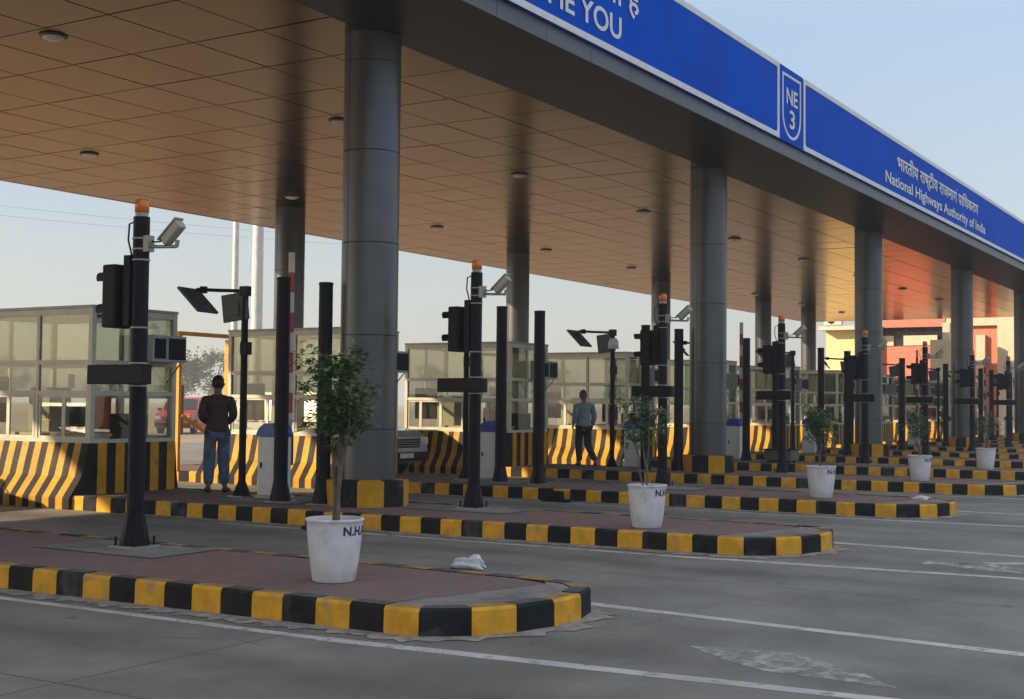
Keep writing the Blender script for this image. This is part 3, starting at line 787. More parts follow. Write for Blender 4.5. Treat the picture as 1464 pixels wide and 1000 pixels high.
while x < XR:
    x1 = min(x+1.275, XR)
    t.box(x+.005, x1-.005, YF-.03, YF-.004, ZC-.012, 6.70); x = x1
cp(t, 'fascia_band', M_band)
t = MB(); t.box(XL, XR, YF, YBk, 6.54, 8.0); t.box(XL, XR, YBk, YBk+.02, ZC-.005, 8.02); cp(t, 'roof_body', M_roof)

# ------------------------------------------------------------------ ceiling lamps
def make_lamp():
    root = empty('ceiling_lamp', (0, 0, 0))
    b = MB(); b.lathe([(.16, 0), (.19, -.003), (.19, -.012), (.165, -.028), (.15, -.028), (.15, -.01)], n=24); b.build('rim', mat('bronze_rim', (.12, .08, .06), .5), root)
    d = MB(); d.lathe([(.001, -.070), (.08, -.064), (.13, -.046), (.149, -.022)], n=24); d.build('diffuser', M_lamp, root)
    return root
lamp = make_lamp(); first = True; cnt = 0
rows = [(14.6, 'nearer'), (21.0, 'farther')]
for yy, w in rows:
    for k in range(-1, 10):
        if yy > 20 and k < 1: continue
        x = 11.8+6.12*k
        if k == -1 and yy < 20: continue
        o = lamp if first else copy_tree(lamp); first = False
        o.location = (x, yy, ZC-.002)
        tag(o, 'round ceiling lamp in copper ceiling, number %s along the %s row' % (['one', 'two', 'three', 'four', 'five', 'six', 'seven', 'eight', 'nine', 'ten'][k], w), 'ceiling lamp', 'recessed ceiling lamps')

# ------------------------------------------------------------------ sign boards
YS = 8.80
def rrect(x0, x1, z0, z1, r, n=6):
    P = []
    for cx_, cz_, a in ((x1-r, z1-r, 0), (x0+r, z1-r, 90), (x0+r, z0+r, 180), (x1-r, z0+r, 270)):
        for i in range(n+1):
            t_ = R(a+90*i/n); P.append((cx_+r*math.cos(t_), cz_+r*math.sin(t_)))
    return P
def ring(mb, A, B, y, thick, mi=0):
    n = len(A)
    vs = [(x, y, z) for x, z in A]+[(x, y, z) for x, z in B]+[(x, y+thick, z) for x, z in A]+[(x, y+thick, z) for x, z in B]
    fs = []
    for i in range(n):
        j = (i+1) % n
        fs += [(i, j, n+j, n+i), (2*n+i, 3*n+i, 3*n+j, 2*n+j), (i, 2*n+i, 2*n+j, j), (n+i, n+j, 3*n+j, 3*n+i)]
    mb.add(vs, fs, mi)
def board(name, x0, x1, z0, z1, label, cat):
    root = empty(name, (x0, YS, z0)); tag(root, label, cat, 'blue boards along the canopy edge')
    b = MB(); b.box(0, x1-x0, 0, .085, 0, z1-z0); b.build('panel', M_blue, root)
    f = MB(); A = rrect(.0, x1-x0, .0, z1-z0, .002); B = rrect(.10, x1-x0-.10, .10, z1-z0-.10, .08)
    ring(f, A, B, -.012, .0125); f.build('border', M_white, root)
    return root
def letter(root, body, x0w, x1w, z0w, z1w, extra=None, cap=None):
    """lettering stretched to world x0..x1; z0w = baseline, z1w = cap height"""
    vs, fs = text_geo(body, 1., .0, bold=.018)
    cvs, _ = text_geo(cap if cap else 'H', 1., .0)
    bx0, bx1, by0, by1 = bounds(vs); _, _, c0, c1 = bounds(cvs)
    sx = (x1w-x0w)/(bx1-bx0); sz = (z1w-z0w)/(c1-c0)
    ox, oz = root.location.x, root.location.z
    m = MB(); m.add([(x0w-ox+(v.x-bx0)*sx, -.0155-v.z*.05, z0w-oz+(v.y-c0)*sz) for v in vs], fs)
    if extra:
        for e in extra:   # (prefix text, list of stroke points in em units relative to prefix end, width)
            pv, _ = text_geo(e[0], 1., 0); px1 = bounds(pv)[1]
            pts = [Vector((x0w-ox+(px1+a-bx0)*sx, -.0145, z0w-oz+(b_-c0)*sz)) for a, b_ in e[1]]
            w = e[2]*sz
            for q in range(len(pts)-1):
                d = (pts[q+1]-pts[q]).normalized(); n_ = Vector((-d.z, 0, d.x))*w/2
                m.add([pts[q]+n_, pts[q]-n_, pts[q+1]-n_, pts[q+1]+n_], [(0, 1, 2, 3)])
    m.build('lettering', M_white, root)
B1 = board('sign_board', 3.0, 24.12, 6.735, 8.2, 'long blue welcome board with large white Hindi and English lettering', 'sign board')
letter(B1, 'WELCOME YOU', 12.95, 17.36, 6.985, 7.31)
letter(B1, 'NHAI', 10.2, 12.0, 6.985, 7.31)
H_ = 'ब'
letter(B1, 'स्वागत करता है', 13.9, 17.98, 7.50, 7.83, cap=H_)
B2 = board('sign_board', 25.52, 64., 6.735, 8.2, 'blue highway authority board with white lettering at right end of the canopy', 'sign board')
letter(B2, 'National Highways Authority of India', 31.4, 42.5, 7.0, 7.27)
# matras are stored in visual order because the built-in text object does not reorder them
letter(B2, 'भारतीय राष्टीय राजमाग पािधकरण', 32.45, 41.5, 7.47, 7.75, cap=H_,
       extra=[('भारतीय राष्ट', [(-.36, .02), (-.26, -.10), (-.16, .02)], .05), ('भारतीय राष्टीय राजमाग', [(-.12, .72), (-.02, .86), (.06, .80)], .05), ('भारतीय राष्टीय राजमाग प', [(-.30, .12), (-.42, .0)], .05)])
tag(B2, kind=None)
NE = empty('route_marker', (24.13, YS, 6.735)); tag(NE, 'narrow blue route shield marked NE 3 between the two long boards', 'route sign')
b = MB(); b.box(0.02, 1.36, .0, .085, 0, 1.465); b.build('panel', M_blue, NE)
def shield(x0, x1, z0, z1, n=14):
    P = [(x1, z1), (x0, z1)]; cx_ = (x0+x1)/2; rx = (x1-x0)/2; zz = z0+.38*(z1-z0)
    for i in range(n+1):
        t_ = PI+PI*i/n; P.append((cx_+rx*math.cos(t_), zz+(zz-z0)*math.sin(t_)))
    return P
b = MB(); ring(b, shield(.16, 1.22, .08, 1.34), shield(.21, 1.17, .135, 1.29), -.012, .0115); b.build('shield_outline', M_white, NE)
letter(NE, 'NE', 24.50, 25.14, 7.50, 7.80)
letter(NE, '3', 24.68, 24.98, 7.04, 7.38)

# ------------------------------------------------------------------ orange portal frame behind the third island booth
fr = empty('orange_frame', (18.4, 18.9, ZI)); tag(fr, 'orange steel doorway frame with yellow diagonal bar beside the booths', 'steel frame')
b = MB(); b.box(0, .07, -.035, .035, 0, 2.63); b.box(1.33, 1.42, -.05, .05, 0, 2.60); b.build('posts', M_orange, fr)
b = MB(); b.box(-.02, 1.44, -.04, .04, 2.632, 2.71); b.build('lintel', M_orange, fr)
b = MB(); b.tube([(.05, -.06, 1.08), (1.3, -.10, .42)], .045, 8); b.build('diagonal_bar', M_bY, fr)
b = MB(); b.tube([(.08, 0, 2.2), (.42, .35, 1.3)], .012, 6); b.build('stay_rod', M_steel, fr)

# ------------------------------------------------------------------ masts, wires
for i, (x, y, r, w) in enumerate(((42.2, 40, .15, 'thinner'), (43.6, 40, .27, 'thicker'))):
    m = empty('white_mast', (x, y, 0)); tag(m, 'tall white steel mast beyond the canopy, the %s of the two' % w, 'mast', 'white masts beyond the canopy')
    b = MB(); b.cyl(0, 0, .3, 15, r, r*.8, 20); b.build('shaft', M_wht, m)
    b = MB(); b.box(-r*2, r*2, -r*2, r*2, 0, .3); b.build('footing', M_conc, m)
for i, (za, zb) in enumerate(((16.87, 18.3), (16.1, 17.5))):
    b = MB(); pts = []
    for j in range(41):
        u = j/40; pts.append((-40+u*180, 90, za-3+u*4.8-3.0*(1-(2*u-1)**2)+3.2))
    b.tube(pts, .013, 5)
    o = b.build('overhead_wire', M_steel); tag(o, 'thin overhead wire crossing the pale sky at left, the %s one' % ('upper' if i == 0 else 'lower'), 'wire', 'overhead wires')

# ------------------------------------------------------------------ litter and small things
def crumple(name, x, y, z, s, m, seed, label, cat='litter'):
    rnd = random.Random(seed); bm = bmesh.new(); bmesh.ops.create_icosphere(bm, subdivisions=4, radius=1)
    ph = [rnd.uniform(0, 6) for _ in range(6)]
    for v in bm.verts:
        k = 1+.3*math.sin(3*v.co.x+ph[0])*math.cos(4*v.co.y+ph[1])+.18*math.sin(7*v.co.z+ph[2]+5*v.co.x)+rnd.uniform(-.02, .02)+.10*abs(math.sin(11*v.co.x+6*v.co.y+ph[3]))
        v.co = Vector((v.co.x*k*s[0], v.co.y*k*s[1], max(-.15, v.co.z*k*(1-.35*v.co.y))*s[2]))
    me = bpy.data.meshes.new(name); bm.to_mesh(me); bm.free(); me.materials.append(m)
    o = bpy.data.objects.new(name, me); COL.objects.link(o); o.location = (x, y, z); tag(o, label, cat); return o
crumple('plastic_bag', 10.42, 6.84, .02, (.085, .16, .085), M_bag, 5, 'crumpled white plastic bag lying on the road behind the nearest island')
crumple('plastic_wrapper', 20.1, 5.1, ZI+.0, (.10, .14, .03), M_bag, 8, 'small white wrapper lying near the nose of the third island')
for i, (x, y) in enumerate(((12.48, 10.35), (18.35, 10.4))):
    o = MB(); o.box(-.09, .09, -.24, .24, 0, .045, bev=.012); o.box(-.05, .04, -.13, .14, .045, .17, bev=.015)
    q = o.build('rubber_wheel_stop', M_dark); q.location = (x, y, .004)
    tag(q, 'black rubber block against the kerb of the %s island' % ORD[i+1], 'wheel stop')
# olive box and white metal chair
bx = empty('equipment_box', (30.9, 11.2, ZI)); tag(bx, 'low olive green equipment box beside the second front column', 'equipment box')
b = MB(); b.box(-.3, .3, -.35, .35, .05, .30, bev=.02); b.build('body', mat('olive_paint', (.10, .11, .06), .6), bx)
b = MB(); b.box(-.32, .32, -.37, .37, .302, .33, bev=.01); b.build('lid', M_dark, bx)
b = MB(); [b.cyl(x, y, 0, .05, .04) for x in (-.2, .2) for y in (-.25, .25)]; b.build('feet', M_dark, bx)
ch = empty('metal_chair', (63.2, 12.4, ZI), R(40)); tag(ch, 'white tubular metal chair standing far right near the last columns', 'chair')
b = MB(); b.box(-.22, .22, -.22, .22, .43, .46, bev=.01); b.build('seat', M_wht, ch)
for sx in (-1, 1):
    b = MB(); b.tube([(sx*.22, -.22, 0), (sx*.22, -.22, .68), (sx*.22, .18, .68)], .018, 8); b.build('front_leg', M_wht, ch)
    b = MB(); b.tube([(sx*.22, .26, 0), (sx*.22, .2, .45), (sx*.22, .3, 1.0)], .018, 8); b.build('rear_leg', M_wht, ch)
b = MB(); b.box(-.22, .22, .25, .28, .72, .98, bev=.01); b.build('backrest', M_wht, ch)

# ------------------------------------------------------------------ vehicles
def make_car(name, loc, rz, paint, label, cat='car', H=1.75, L_=4.3, W_=1.78):
    root = empty(name, loc, rz); tag(root, label, cat)
    # side profile (x forward, z up); front at x=0, rear at x=-L
    prof = [(0, .35), (.03, .55), (-.02, .82), (-.22, .97), (-1.05, 1.07), (-1.12, 1.09), (-1.72, H-.06), (-2.0, H), (-3.6, H-.02), (-4.05, H-.12), (-4.25, 1.1), (-L_, .95), (-L_, .40), (-4.1, .30), (-.2, .27)]
    bm = bmesh.new(); secs = []
    for s, inset in ((-1, .05), (-.93, 0), (.93, 0), (1, .05)):
        ring_ = []
        for x, z in prof:
            w = W_/2*s
            if z > 1.08: w *= 1-.20*(z-1.08)/(H-1.08)
            xx = x-(inset if x > -.5 else -inset if x < -3.9 else 0)
            if x > -.3 and abs(s) == 1: w *= .97
            ring_.append(bm.verts.new((w, -xx if False else xx, z)))
        secs.append(ring_)
    n = len(prof)
    for a, b_ in zip(secs[:-1], secs[1:]):
        for i in range(n): bm.faces.new((a[i], a[(i+1) % n], b_[(i+1) % n], b_[i]))
    bm.faces.new(secs[0]); bm.faces.new(list(reversed(secs[-1])))
    bmesh.ops.recalc_face_normals(bm, faces=bm.faces)
    bmesh.ops.bevel(bm, geom=[e for e in bm.edges if e.calc_face_angle(0) > .35], offset=.035, segments=2, affect='EDGES')
    me = bpy.data.meshes.new('body'); bm.to_mesh(me); bm.free(); me.materials.append(paint)
    o = bpy.data.objects.new('body', me); COL.objects.link(o); o.parent = root
    def slab(name_, pts, m, par=root):
        q = MB(); q.add(pts, [tuple(range(len(pts)))]); return q.build(name_, m, par)
    f = lambda z: W_/2*(1-.20*(z-1.08)/(H-1.08))
    e = .012
    # windscreen, side windows, rear glass
    slab('windscreen', [(-f(1.14)+.1, -1.16+.03, 1.14+e), (f(1.14)-.1, -1.16+.03, 1.14+e), (f(H-.1)-.1, -1.66+.03, H-.1+e), (-f(H-.1)+.1, -1.66+.03, H-.1+e)], M_wind)
    for s in (-1, 1):
        q = MB()
        for (a, b_, c, d) in ((-1.45, -2.35, -2.35, -1.85), (-2.43, -3.3, -3.3, -2.43), (-3.38, -4.0, -3.9, -3.38)):
            q.add([(s*(f(1.14)+e), a, 1.14), (s*(f(1.14)+e), b_, 1.14), (s*(f(H-.14)+e), c, H-.14), (s*(f(H-.14)+e), d, H-.14)], [(0, 1, 2, 3)])
        q.build('side_window', M_wind, root)
    q = MB(); q.box(-.5, .5, .035, .05, .62, .80, bev=.005)
    for i in range(3): q.box(-.5, .5, .05, .06, .65+.05*i, .665+.05*i, 1)
    q.build('grille', [M_dark, M_steel], root)
    q = MB(); q.box(-W_/2+.06, W_/2-.06, .0, .07, .34, .52, bev=.03); q.build('bumper', M_dark, root)
    q = MB(); q.box(-.24, .24, .072, .08, .40, .50); q.build('number_plate', M_wht, root)
    for s in (-1, 1):
        q = MB(); q.box(s*.54, s*.82, -.06, .045, .66, .83, bev=.03); q.build('headlight', mat('headlight_glass', (.55, .57, .58), .1, coat=1), root)
        q = MB(); q.box(s*(W_/2+.01), s*(W_/2+.2), -1.35, -1.22, 1.08, 1.22, bev=.03); q.build('wing_mirror', M_dark, root)
    for s in (-1, 1):
        for yy in (-.85, -3.45):
            q = MB(); q.tube([(s*(W_/2-.2), yy, .34), (s*(W_/2+.01), yy, .34)], .34, 24); w = q.build('tyre', M_tyre, root)
            q = MB(); q.tube([(s*(W_/2+.012), yy, .34), (s*(W_/2+.02), yy, .34)], .2, 16); q.build('rim', M_steel, w)
    return root
# car model: front towards local +Y
make_car('parked_car', (22.45, 16.4, 0), PI, M_carw, 'white off-road car facing the camera beside the big near column', H=1.78)
make_car('added_shade_car', (10.3, 16.9, 0), PI, M_wht, 'pale car added unseen beyond the left edge to shade the left booth', H=1.5)  # unseen car, added only to cast shade on the left booth
make_car('parked_car', (44.5, 46, 0), R(120), M_carr, 'small red car far behind, seen through the orange frame')
make_car('parked_car', (52.5, 50, 0), R(80), M_carw, 'small white car far behind, seen through the orange frame')

# ------------------------------------------------------------------ people
def skin_mesh(name, joints, edges, root_i, m, parent, sub=2, closed_smooth=True):
    me = bpy.data.meshes.new(name); me.from_pydata([j[0] for j in joints], edges, []); me.update()
    o = bpy.data.objects.new(name, me); COL.objects.link(o)
    md = o.modifiers.new('Skin', 'SKIN'); md.use_smooth_shade = True; md.branch_smoothing = .6
    me = o.data
    if not me.skin_vertices: me.attributes.new  # layer is added with the modifier
    for i, j in enumerate(joints):
        sv = me.skin_vertices[0].data[i]; r = j[1]; sv.radius = (r, r) if not hasattr(r, '__len__') else r; sv.use_root = (i == root_i)
    sb = o.modifiers.new('Sub', 'SUBSURF'); sb.levels = sub; sb.render_levels = sub
    dg = bpy.context.evaluated_depsgraph_get(); dg.update()
    m2 = bpy.data.meshes.new_from_object(o.evaluated_get(dg)); bpy.data.objects.remove(o)
    for p in m2.polygons: p.use_smooth = True
    m2.materials.clear(); m2.materials.append(m)
    q = bpy.data.objects.new(name, m2); COL.objects.link(q)
    if parent: q.parent = parent
    return q
def ensure_skin(me): pass

def person(loc, rz, J, cloth_top, cloth_bot, label, S=1., hat=None, trouser_fit=1.):
    """J: joint dict, person faces +Y locally, z up, metres"""
    root = empty('person', loc, rz); root.scale = (S, S, S); tag(root, label, 'person')
    V = lambda k: Vector(J[k])
    joints = []; idx = {}; edges = []
    def jn(name, p, r):
        idx[name] = len(joints); joints.append((tuple(p), r)); return idx[name]
    def ed(a, b): edges.append((idx[a], idx[b]))
    jn('pelvis', V('pelvis'), (.145, .10)); jn('waist', V('waist'), (.13, .09)); jn('chest', V('chest'), (.16, .11)); jn('upchest', V('upchest'), (.15, .095)); jn('neck', V('neck'), .055); jn('skull', V('skull'), (.066, .075)); jn('head', V('head'), (.078, .095)); jn('crown', V('crown'), (.055, .07))
    for a, b_ in (('pelvis', 'waist'), ('waist', 'chest'), ('chest', 'upchest'), ('upchest', 'neck'), ('neck', 'skull'), ('skull', 'head'), ('head', 'crown')): ed(a, b_)
    for s in 'LR':
        jn('sh'+s, V('sh'+s), .058); jn('el'+s, V('el'+s), .042); jn('wr'+s, V('wr'+s), .028); jn('pm'+s, V('wr'+s)+(V('wr'+s)-V('el'+s)).normalized()*.07, (.038, .020))
        ed('upchest', 'sh'+s); ed('sh'+s, 'el'+s); ed('el'+s, 'wr'+s); ed('wr'+s, 'pm'+s)
        d = (V('wr'+s)-V('el'+s)).normalized(); side = Vector((0, 1, 0)) if abs(d.y) < .8 else Vector((1, 0, 0)); sd = (side-d*side.dot(d)).normalized(); pal = d.cross(sd).normalized()*(1 if s == 'L' else -1)
        for q, (off, ln) in enumerate(((-.028, .055), (-.010, .070), (.009, .066), (.026, .050))):
            b0 = joints[idx['pm'+s]][0]; b0 = Vector(b0)+sd*off*.9+d*.012; m_ = b0+d*ln*.5; e = b0+d*ln*.9+pal*ln*.25
            jn('f0%d%s' % (q, s), b0, .010); jn('f1%d%s' % (q, s), m_, .0085); jn('f2%d%s' % (q, s), e, .0072)
            ed('pm'+s, 'f0%d%s' % (q, s)); ed('f0%d%s' % (q, s), 'f1%d%s' % (q, s)); ed('f1%d%s' % (q, s), 'f2%d%s' % (q, s))
        tb = V('wr'+s)+d*.03+sd*.035; jn('t0'+s, tb, .012); jn('t1'+s, tb+d*.04+sd*.018, .0095); ed('wr'+s, 't0'+s); ed('t0'+s, 't1'+s)
        jn('hp'+s, V('hp'+s), .088); jn('kn'+s, V('kn'+s), .058); jn('an'+s, V('an'+s), .04); jn('toe'+s, V('toe'+s), (.040, .022))
        ed('pelvis', 'hp'+s); ed('hp'+s, 'kn'+s); ed('kn'+s, 'an'+s); ed('an'+s, 'toe'+s)
    skin_mesh('body', joints, edges, 0, M_skin, root)
    # jacket / shirt
    def sub_skin(name, items, eds, m, subl=2):
        js = [(tuple(V(k) if isinstance(k, str) else k), r) for k, r in items]
        return skin_mesh(name, js, eds, 0, m, root, subl)
    hem = V('pelvis')+Vector((0, 0, .0))
    cuffL = V('elL').lerp(V('wrL'), .93); cuffR = V('elR').lerp(V('wrR'), .93)
    sub_skin('jacket' if cloth_top is M_jacket else 'shirt',
             [('waist', (.172, .13)), (hem, (.182, .135)), (hem-Vector((0, 0, .07)), (.178, .135)), ('chest', (.195, .14)), (V('upchest')+Vector((0, 0, .02)), (.16, .115)), (V('neck')+Vector((0, 0, .0)), .072),
              ('shL', .088), ('elL', .068), (cuffL, .050), ('shR', .088), ('elR', .068), (cuffR, .050)],
             [(0, 1), (1, 2), (0, 3), (3, 4), (4, 5), (4, 6), (6, 7), (7, 8), (4, 9), (9, 10), (10, 11)], cloth_top)
    sub_skin('trousers', [('pelvis', (.150, .112)), ('hpL', .108), ('knL', .077*trouser_fit), (V('anL')+Vector((0, 0, .02)), .062*trouser_fit), ('hpR', .108), ('knR', .077*trouser_fit), (V('anR')+Vector((0, 0, .02)), .062*trouser_fit)],
             [(0, 1), (1, 2), (2, 3), (0, 4), (4, 5), (5, 6)], cloth_bot)
    for s in 'LR':
        a, t_ = V('an'+s), V('toe'+s); h = a-(t_-a).normalized()*.05
        skin_mesh('shoe', [((h.x, h.y, .045), (.045, .04)), ((a.x*.7+t_.x*.3, a.y*.7+t_.y*.3, .05), (.048, .046)), ((t_.x, t_.y, .036), (.046, .03)), ((t_.x+(t_-a).x*.25, t_.y+(t_-a).y*.25, .030), (.034, .022))], [(0, 1), (1, 2), (2, 3)], 0, M_shoe, root, 1)
    # hair cap : scalp shell over back, top and sides
    hc = V('head')+Vector((0, -.012, .02)); bm = bmesh.new(); bmesh.ops.create_uvsphere(bm, u_segments=28, v_segments=18, radius=1)
    rnd = random.Random(3)
    for v in bm.verts:
        k = 1+rnd.uniform(-.035, .045); v.co = Vector((v.co.x*.089*k, v.co.y*.106*k, v.co.z*.118*k))
    dele = [v for v in bm.verts if (v.co.y > .045 and v.co.z < .045) or v.co.z < -.085]
    bmesh.ops.delete(bm, geom=dele, context='VERTS')
    for v in bm.verts: v.co += hc
    me = bpy.data.meshes.new('hair'); bm.to_mesh(me); bm.free(); me.materials.append(M_hair if not hat else M_cap)
    for p in me.polygons: p.use_smooth = True
    o = bpy.data.objects.new('hair' if not hat else 'cap', me); COL.objects.link(o); o.parent = root
    # face
    fb = MB(); c = V('head')
    nose = MB(); nose.tube([c+Vector((0, .078, .01)), c+Vector((0, .10, -.018)), c+Vector((0, .082, -.026))], [.008, .014, .008], 8); nose.build('nose', M_skin, root)
    for s in (-1, 1):
        e = MB(); e.tube([c+Vector((s*.030, .068, .012)), c+Vector((s*.030, .079, .012))], .011, 10); e.build('eye', M_hair, root)
        e = MB(); e.tube([c+Vector((s*.080, -.005, -.022)), c+Vector((s*.094, -.012, .0)), c+Vector((s*.084, -.005, .018))], [.008, .013, .008], 8); e.build('ear', M_skin, root)
    mth = MB(); mth.tube([c+Vector((-.022, .074, -.05)), c+Vector((0, .080, -.052)), c+Vector((.022, .074, -.05))], .0055, 6); mth.build('mouth', mat('lips', (.16, .06, .05), .5), root)
    return root
base = dict(pelvis=(0, 0, .93), waist=(0, .0, 1.06), chest=(0, .01, 1.24), upchest=(0, 0, 1.37), neck=(0, .0, 1.47), skull=(0, .01, 1.54), head=(0, .02, 1.61), crown=(0, .01, 1.67),
            shL=(-.19, -.01, 1.39), shR=(.19, -.01, 1.39), hpL=(-.095, 0, .86), hpR=(.095, 0, .86))
J1 = dict(base, elL=(-.235, -.02, 1.12), wrL=(-.12, .17, 1.04), elR=(.235, -.03, 1.12), wrR=(.12, .17, 1.02),
          knL=(-.11, .01, .48), anL=(-.12, -.03, .09), toeL=(-.15, .11, .035), knR=(.10, .02, .48), anR=(.12, -.02, .09), toeR=(.19, .11, .035))
person((14.4, 13.95, ZI-.004), R(-40), J1, M_jacket, M_jeans, 'man in dark jacket and blue jeans seen from behind between the booths', S=1.0, trouser_fit=1.25)
J2 = dict(base, elL=(-.24, -.04, 1.12), wrL=(-.22, .10, .94), elR=(.25, -.03, 1.12), wrR=(.22, .06, .90),
          head=(-.015, .03, 1.61), crown=(-.02, .02, 1.67),
          knL=(-.10, .08, .49), anL=(-.10, .0, .09), toeL=(-.12, .14, .035), knR=(.12, .05, .48), anR=(.22, -.16, .11), toeR=(.26, -.03, .04))
person((25.75, 13.9, ZI-.004), R(-38), J2, M_shirt, M_trou, 'man in pale grey blue shirt and dark trousers walking away', S=.97, hat=True, trouser_fit=1.15)

# ------------------------------------------------------------------ building at the far right end
bd = empty('office_building', (80, 12, 0)); tag(bd, 'yellow and salmon rendered office building at the far end of the canopy', 'building')
def bp(name, m, *boxes):
    b = MB()
    for q in boxes: b.box(q[0], q[1], q[2]-12, q[3]-12, q[4], q[5])
    return b.build(name, m, bd)
bp('yellow_wall', M_yell, (0, 9, 22.7, 26.1, 0, 6.3))
bp('roof_slab', M_cream, (-.9, 9.2, 22.65, 26.3, 6.32, 6.55))
bp('salmon_wall', M_salm, (.3, 9, 14.5, 22.7, 0, 5.3), (.1, 9, 18.9, 22.6, 6.45, 8.6))
bp('window_recess', M_wind, (.5, .6, 18.4, 22.7, 5.3, 6.45))
for y0, y1 in ((22.0, 22.65), (19.4, 21.4)): bp('pale_panel', M_cream, (.3, .42, y0, y1, 5.35, 5.95))
bp('cream_box', M_cream, (-3, -1.8, 17.4, 19.0, 3.2, 5.5)); bp('cream_pillar', M_cream, (-2.6, -2.2, 18.3, 18.8, 0, 3.2), (-2.6, -2.2, 18.0, 18.4, 5.5, 6.5))
bp('cream_frame', M_cream, (0, .3, 9, 18.8, 6.45, 8.6), (0, .3, 16.6, 17.1, 0, 5.9), (0, .3, 9, 15.9, 0, 6.45))
bp('red_wall', M_salm, (.32, 9, 9, 22.7, 5.3, 6.45)) if False else None
bp('upper_salmon_wall', M_salm, (.31, 9, 9, 18.3, 5.3, 6.45))
bp('back_wall', M_cream, (.9, 9, 9, 26, 0, 6.2))
a = MB(); a.box(-.75, -.35, 24.9-12, 26-12, 6.63, 7.25, bev=.03); ac = a.build('outdoor_unit', M_wht, bd)
a = MB(); a.tube([(-.79, 25.55-12, 6.93), (-.755, 25.55-12, 6.93)], .22, 20); a.build('fan_grille', M_dark, ac)

# ------------------------------------------------------------------ trees beyond
def make_tree(seed, h, m):
    rnd = random.Random(seed); root = empty('tree', (0, 0, 0))
    tr = MB(); pts = [(0, 0, 0), (.1, .05, h*.2), (.0, .1, h*.42)]; tr.tube(pts, [h*.03, h*.022, h*.015], 8)
    ends = []
    for i in range(7):
        a = rnd.uniform(0, 2*PI); e = Vector((math.cos(a)*h*.28, math.sin(a)*h*.28, h*rnd.uniform(.5, .82)))
        tr.tube([(0, .08, h*rnd.uniform(.3, .42)), (e.x*.45, e.y*.45, e.z*.75), e], [h*.012, h*.008, h*.003], 6); ends.append(e)
    tr.build('trunk', M_trunk, root)
    cr = MB(); cl = []
    for i in range(46):
        a = rnd.uniform(0, 2*PI); u = rnd.random()**.5; zz = rnd.uniform(-1, 1); r = math.sqrt(max(0, 1-zz*zz))*h*.40*u
        cl.append((Vector((r*math.cos(a), r*math.sin(a), h*.66+zz*h*.31)), h*rnd.uniform(.05, .12)))
    for c, s in cl:
        for j in range(46):
            p = c+Vector((rnd.gauss(0, s*.6), rnd.gauss(0, s*.6), rnd.gauss(0, s*.45))); q = h*.022*rnd.uniform(.7, 1.5)
            d = Vector((rnd.uniform(-1, 1), rnd.uniform(-1, 1), rnd.uniform(-.6, .6))).normalized(); n_ = d.cross(Vector((rnd.uniform(-1, 1), rnd.uniform(-1, 1), 1))).normalized()
            cr.add([p-d*q, p+n_*q*.6, p+d*q, p-n_*q*.6], [(0, 1, 2, 3)])
    cr.build('crown', m, root)
    return root
tA = make_tree(5, 7.5, M_tleaf); tB = make_tree(6, 6.5, M_tleaf2)
tpos = [(109, 112, 1.0, 0), (113.5, 116, .95, 1), (121, 118, 1.1, 0), (103.5, 118, .8, 1), (150, 120, 1.1, 1), (165, 116, .95, 0), (182, 118, 1.1, 1), (206, 116, 1.0, 0), (232, 118, 1.0, 1), (262, 112, 1.0, 0), (92, 120, .9, 1), (80, 116, .9, 0), (300, 110, 1., 1)]
used = [False, False]
for i, (x, y, s, w) in enumerate(tpos):
    src = (tA, tB)[w]
    o = copy_tree(src) if used[w] else src; used[w] = True
    o.location = (x, y, -.01); o.scale = (s, s, s*random.uniform(.9, 1.1)); o.rotation_euler = (0, 0, i*1.3)
    lab = 'rounded green tree in the haze, seen through the orange frame' if i == 0 else 'hazy tree on the horizon, number %s of the far row' % ['', 'one', 'two', 'three', 'four', 'five', 'six', 'seven', 'eight', 'nine', 'ten', 'eleven', 'twelve'][i]
    tag(o, lab, 'tree', 'trees on the horizon')

# thin dark marker posts out in the open ground
for i, x in enumerate((47., 49.2, 44.1)):
    p = empty('marker_post', (x, 45, 0)); b = MB(); b.cyl(0, 0, 0, 2.3, .09); b.build('shaft', M_black, p); b = MB(); b.cyl(0, 0, 2.301, 2.35, .1, .05); b.build('cap', M_red, p)
    tag(p, 'short dark post in the open yard beyond, %s of three' % ['middle', 'rightmost', 'leftmost'][i], 'post', 'dark posts in the yard beyond')

# ------------------------------------------------------------------ camera
fpx = 1880.
vx = Vector((1885-732, 590-500, fpx)); p2 = Vector((0-732, 590-.010*1885-500, fpx))
dX = vx.normalized(); up = vx.cross(p2).normalized()
if up.y > 0: up = -up
dY = up.cross(dX)
Rw = Matrix((dX, dY, up))       # camera (x right, y down, z fwd) -> world
right = Rw @ Vector((1, 0, 0)); down = Rw @ Vector((0, 1, 0)); fwd = Rw @ Vector((0, 0, 1))
cam = bpy.data.cameras.new('Camera'); co = bpy.data.objects.new('Camera', cam); COL.objects.link(co)
Mw = Matrix((right, -down, -fwd)).transposed().to_4x4(); Mw.translation = Vector((0, 0, 1.55)); co.matrix_world = Mw
cam.sensor_width = 36; cam.lens = fpx/1464*36; cam.clip_end = 6000; cam.clip_start = .05
scene.camera = co

hz = MB(); hz.box(-2520, 2520, -2520, 2520, -1.1, 16)
hm = bpy.data.materials.new('evening_haze'); hm.use_nodes = True; hn = hm.node_tree
hn.nodes.remove(hn.nodes['Principled BSDF']); pv = hn.nodes.new('ShaderNodeVolumePrincipled')
pv.inputs['Color'].default_value = (.85, .87, .90, 1); pv.inputs['Density'].default_value = .0017; pv.inputs['Anisotropy'].default_value = .2
hn.links.new(pv.outputs[0], hn.nodes['Material Output'].inputs['Volume'])
ho = hz.build('haze', hm); tag(ho, kind='stuff')
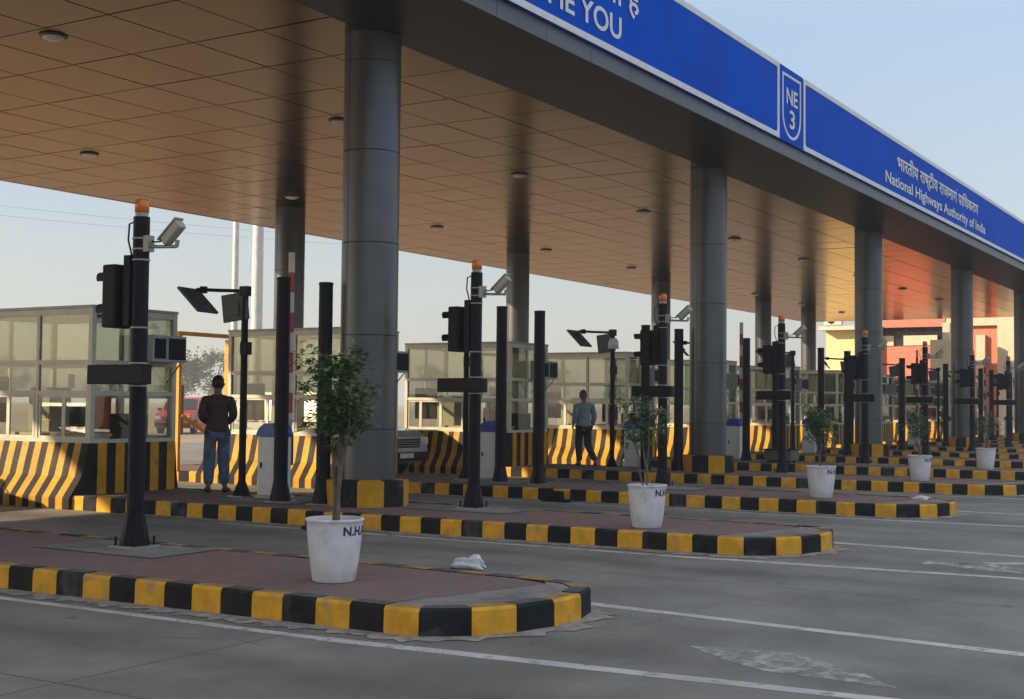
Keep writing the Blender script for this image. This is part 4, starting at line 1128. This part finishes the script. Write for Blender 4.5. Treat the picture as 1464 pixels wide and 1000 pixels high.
# ------------------------------------------------------------------ light
SAZ, SEL = 134., 22.8       # sun azimuth from +X towards +Y, elevation
az, el = R(SAZ), R(SEL)
sd = Vector((math.cos(az)*math.cos(el), math.sin(az)*math.cos(el), math.sin(el)))
sl = bpy.data.lights.new('Sun', 'SUN'); sl.energy = 4.6; sl.angle = R(.6); sl.color = (1, .78, .52)
so = bpy.data.objects.new('Sun', sl); COL.objects.link(so); so.rotation_euler = sd.to_track_quat('Z', 'Y').to_euler(); so.location = (0, 0, 60)
w = bpy.data.worlds.new('World'); scene.world = w; w.use_nodes = True
N = w.node_tree.nodes; L = w.node_tree.links; bg = N['Background']
sky = N.new('ShaderNodeTexSky'); sky.sky_type = 'NISHITA'; sky.sun_disc = False; sky.sun_elevation = el; sky.sun_rotation = R(90-SAZ)
sky.air_density = 1.; sky.dust_density = 1.6; sky.ozone_density = 2.; sky.altitude = 200
# milky haze layer: pale and warm at the horizon, brighter overhead (a property of the sky itself)
tc = N.new('ShaderNodeTexCoord'); sp = N.new('ShaderNodeSeparateXYZ'); L.new(tc.outputs['Generated'], sp.inputs[0])
rp = N.new('ShaderNodeValToRGB'); L.new(sp.outputs['Z'], rp.inputs['Fac'])
EX = .8; K = 1/(.12*2**EX)
stops = ((0., (.70, .66, .60)), (.11, (.67, .68, .66)), (.27, (.55, .70, .86)), (.5, (.98, 1.0, 1.02)), (1., (1.05, 1.05, 1.05)))
el_ = rp.color_ramp.elements
for q, (p_, c_) in enumerate(stops):
    e_ = el_[q] if q < 2 else el_.new(p_)
    e_.position = p_; e_.color = (*[v*K*.1 for v in c_], 1)
for q, (p_, c_) in enumerate(stops):
    el_[q].position = p_; el_[q].color = (*[v*K*.1 for v in c_], 1)
ml = N.new('ShaderNodeVectorMath'); ml.operation = 'SCALE'; ml.inputs['Scale'].default_value = 10.; L.new(rp.outputs['Color'], ml.inputs[0])
mx = N.new('ShaderNodeMix'); mx.data_type = 'RGBA'; mx.inputs['Factor'].default_value = .62
L.new(sky.outputs[0], mx.inputs['A']); L.new(ml.outputs[0], mx.inputs['B'])
L.new(mx.outputs['Result'], bg.inputs['Color']); bg.inputs['Strength'].default_value = .12
scene.view_settings.view_transform = 'Standard'; scene.view_settings.look = 'None'; scene.view_settings.exposure = EX; scene.view_settings.gamma = 1
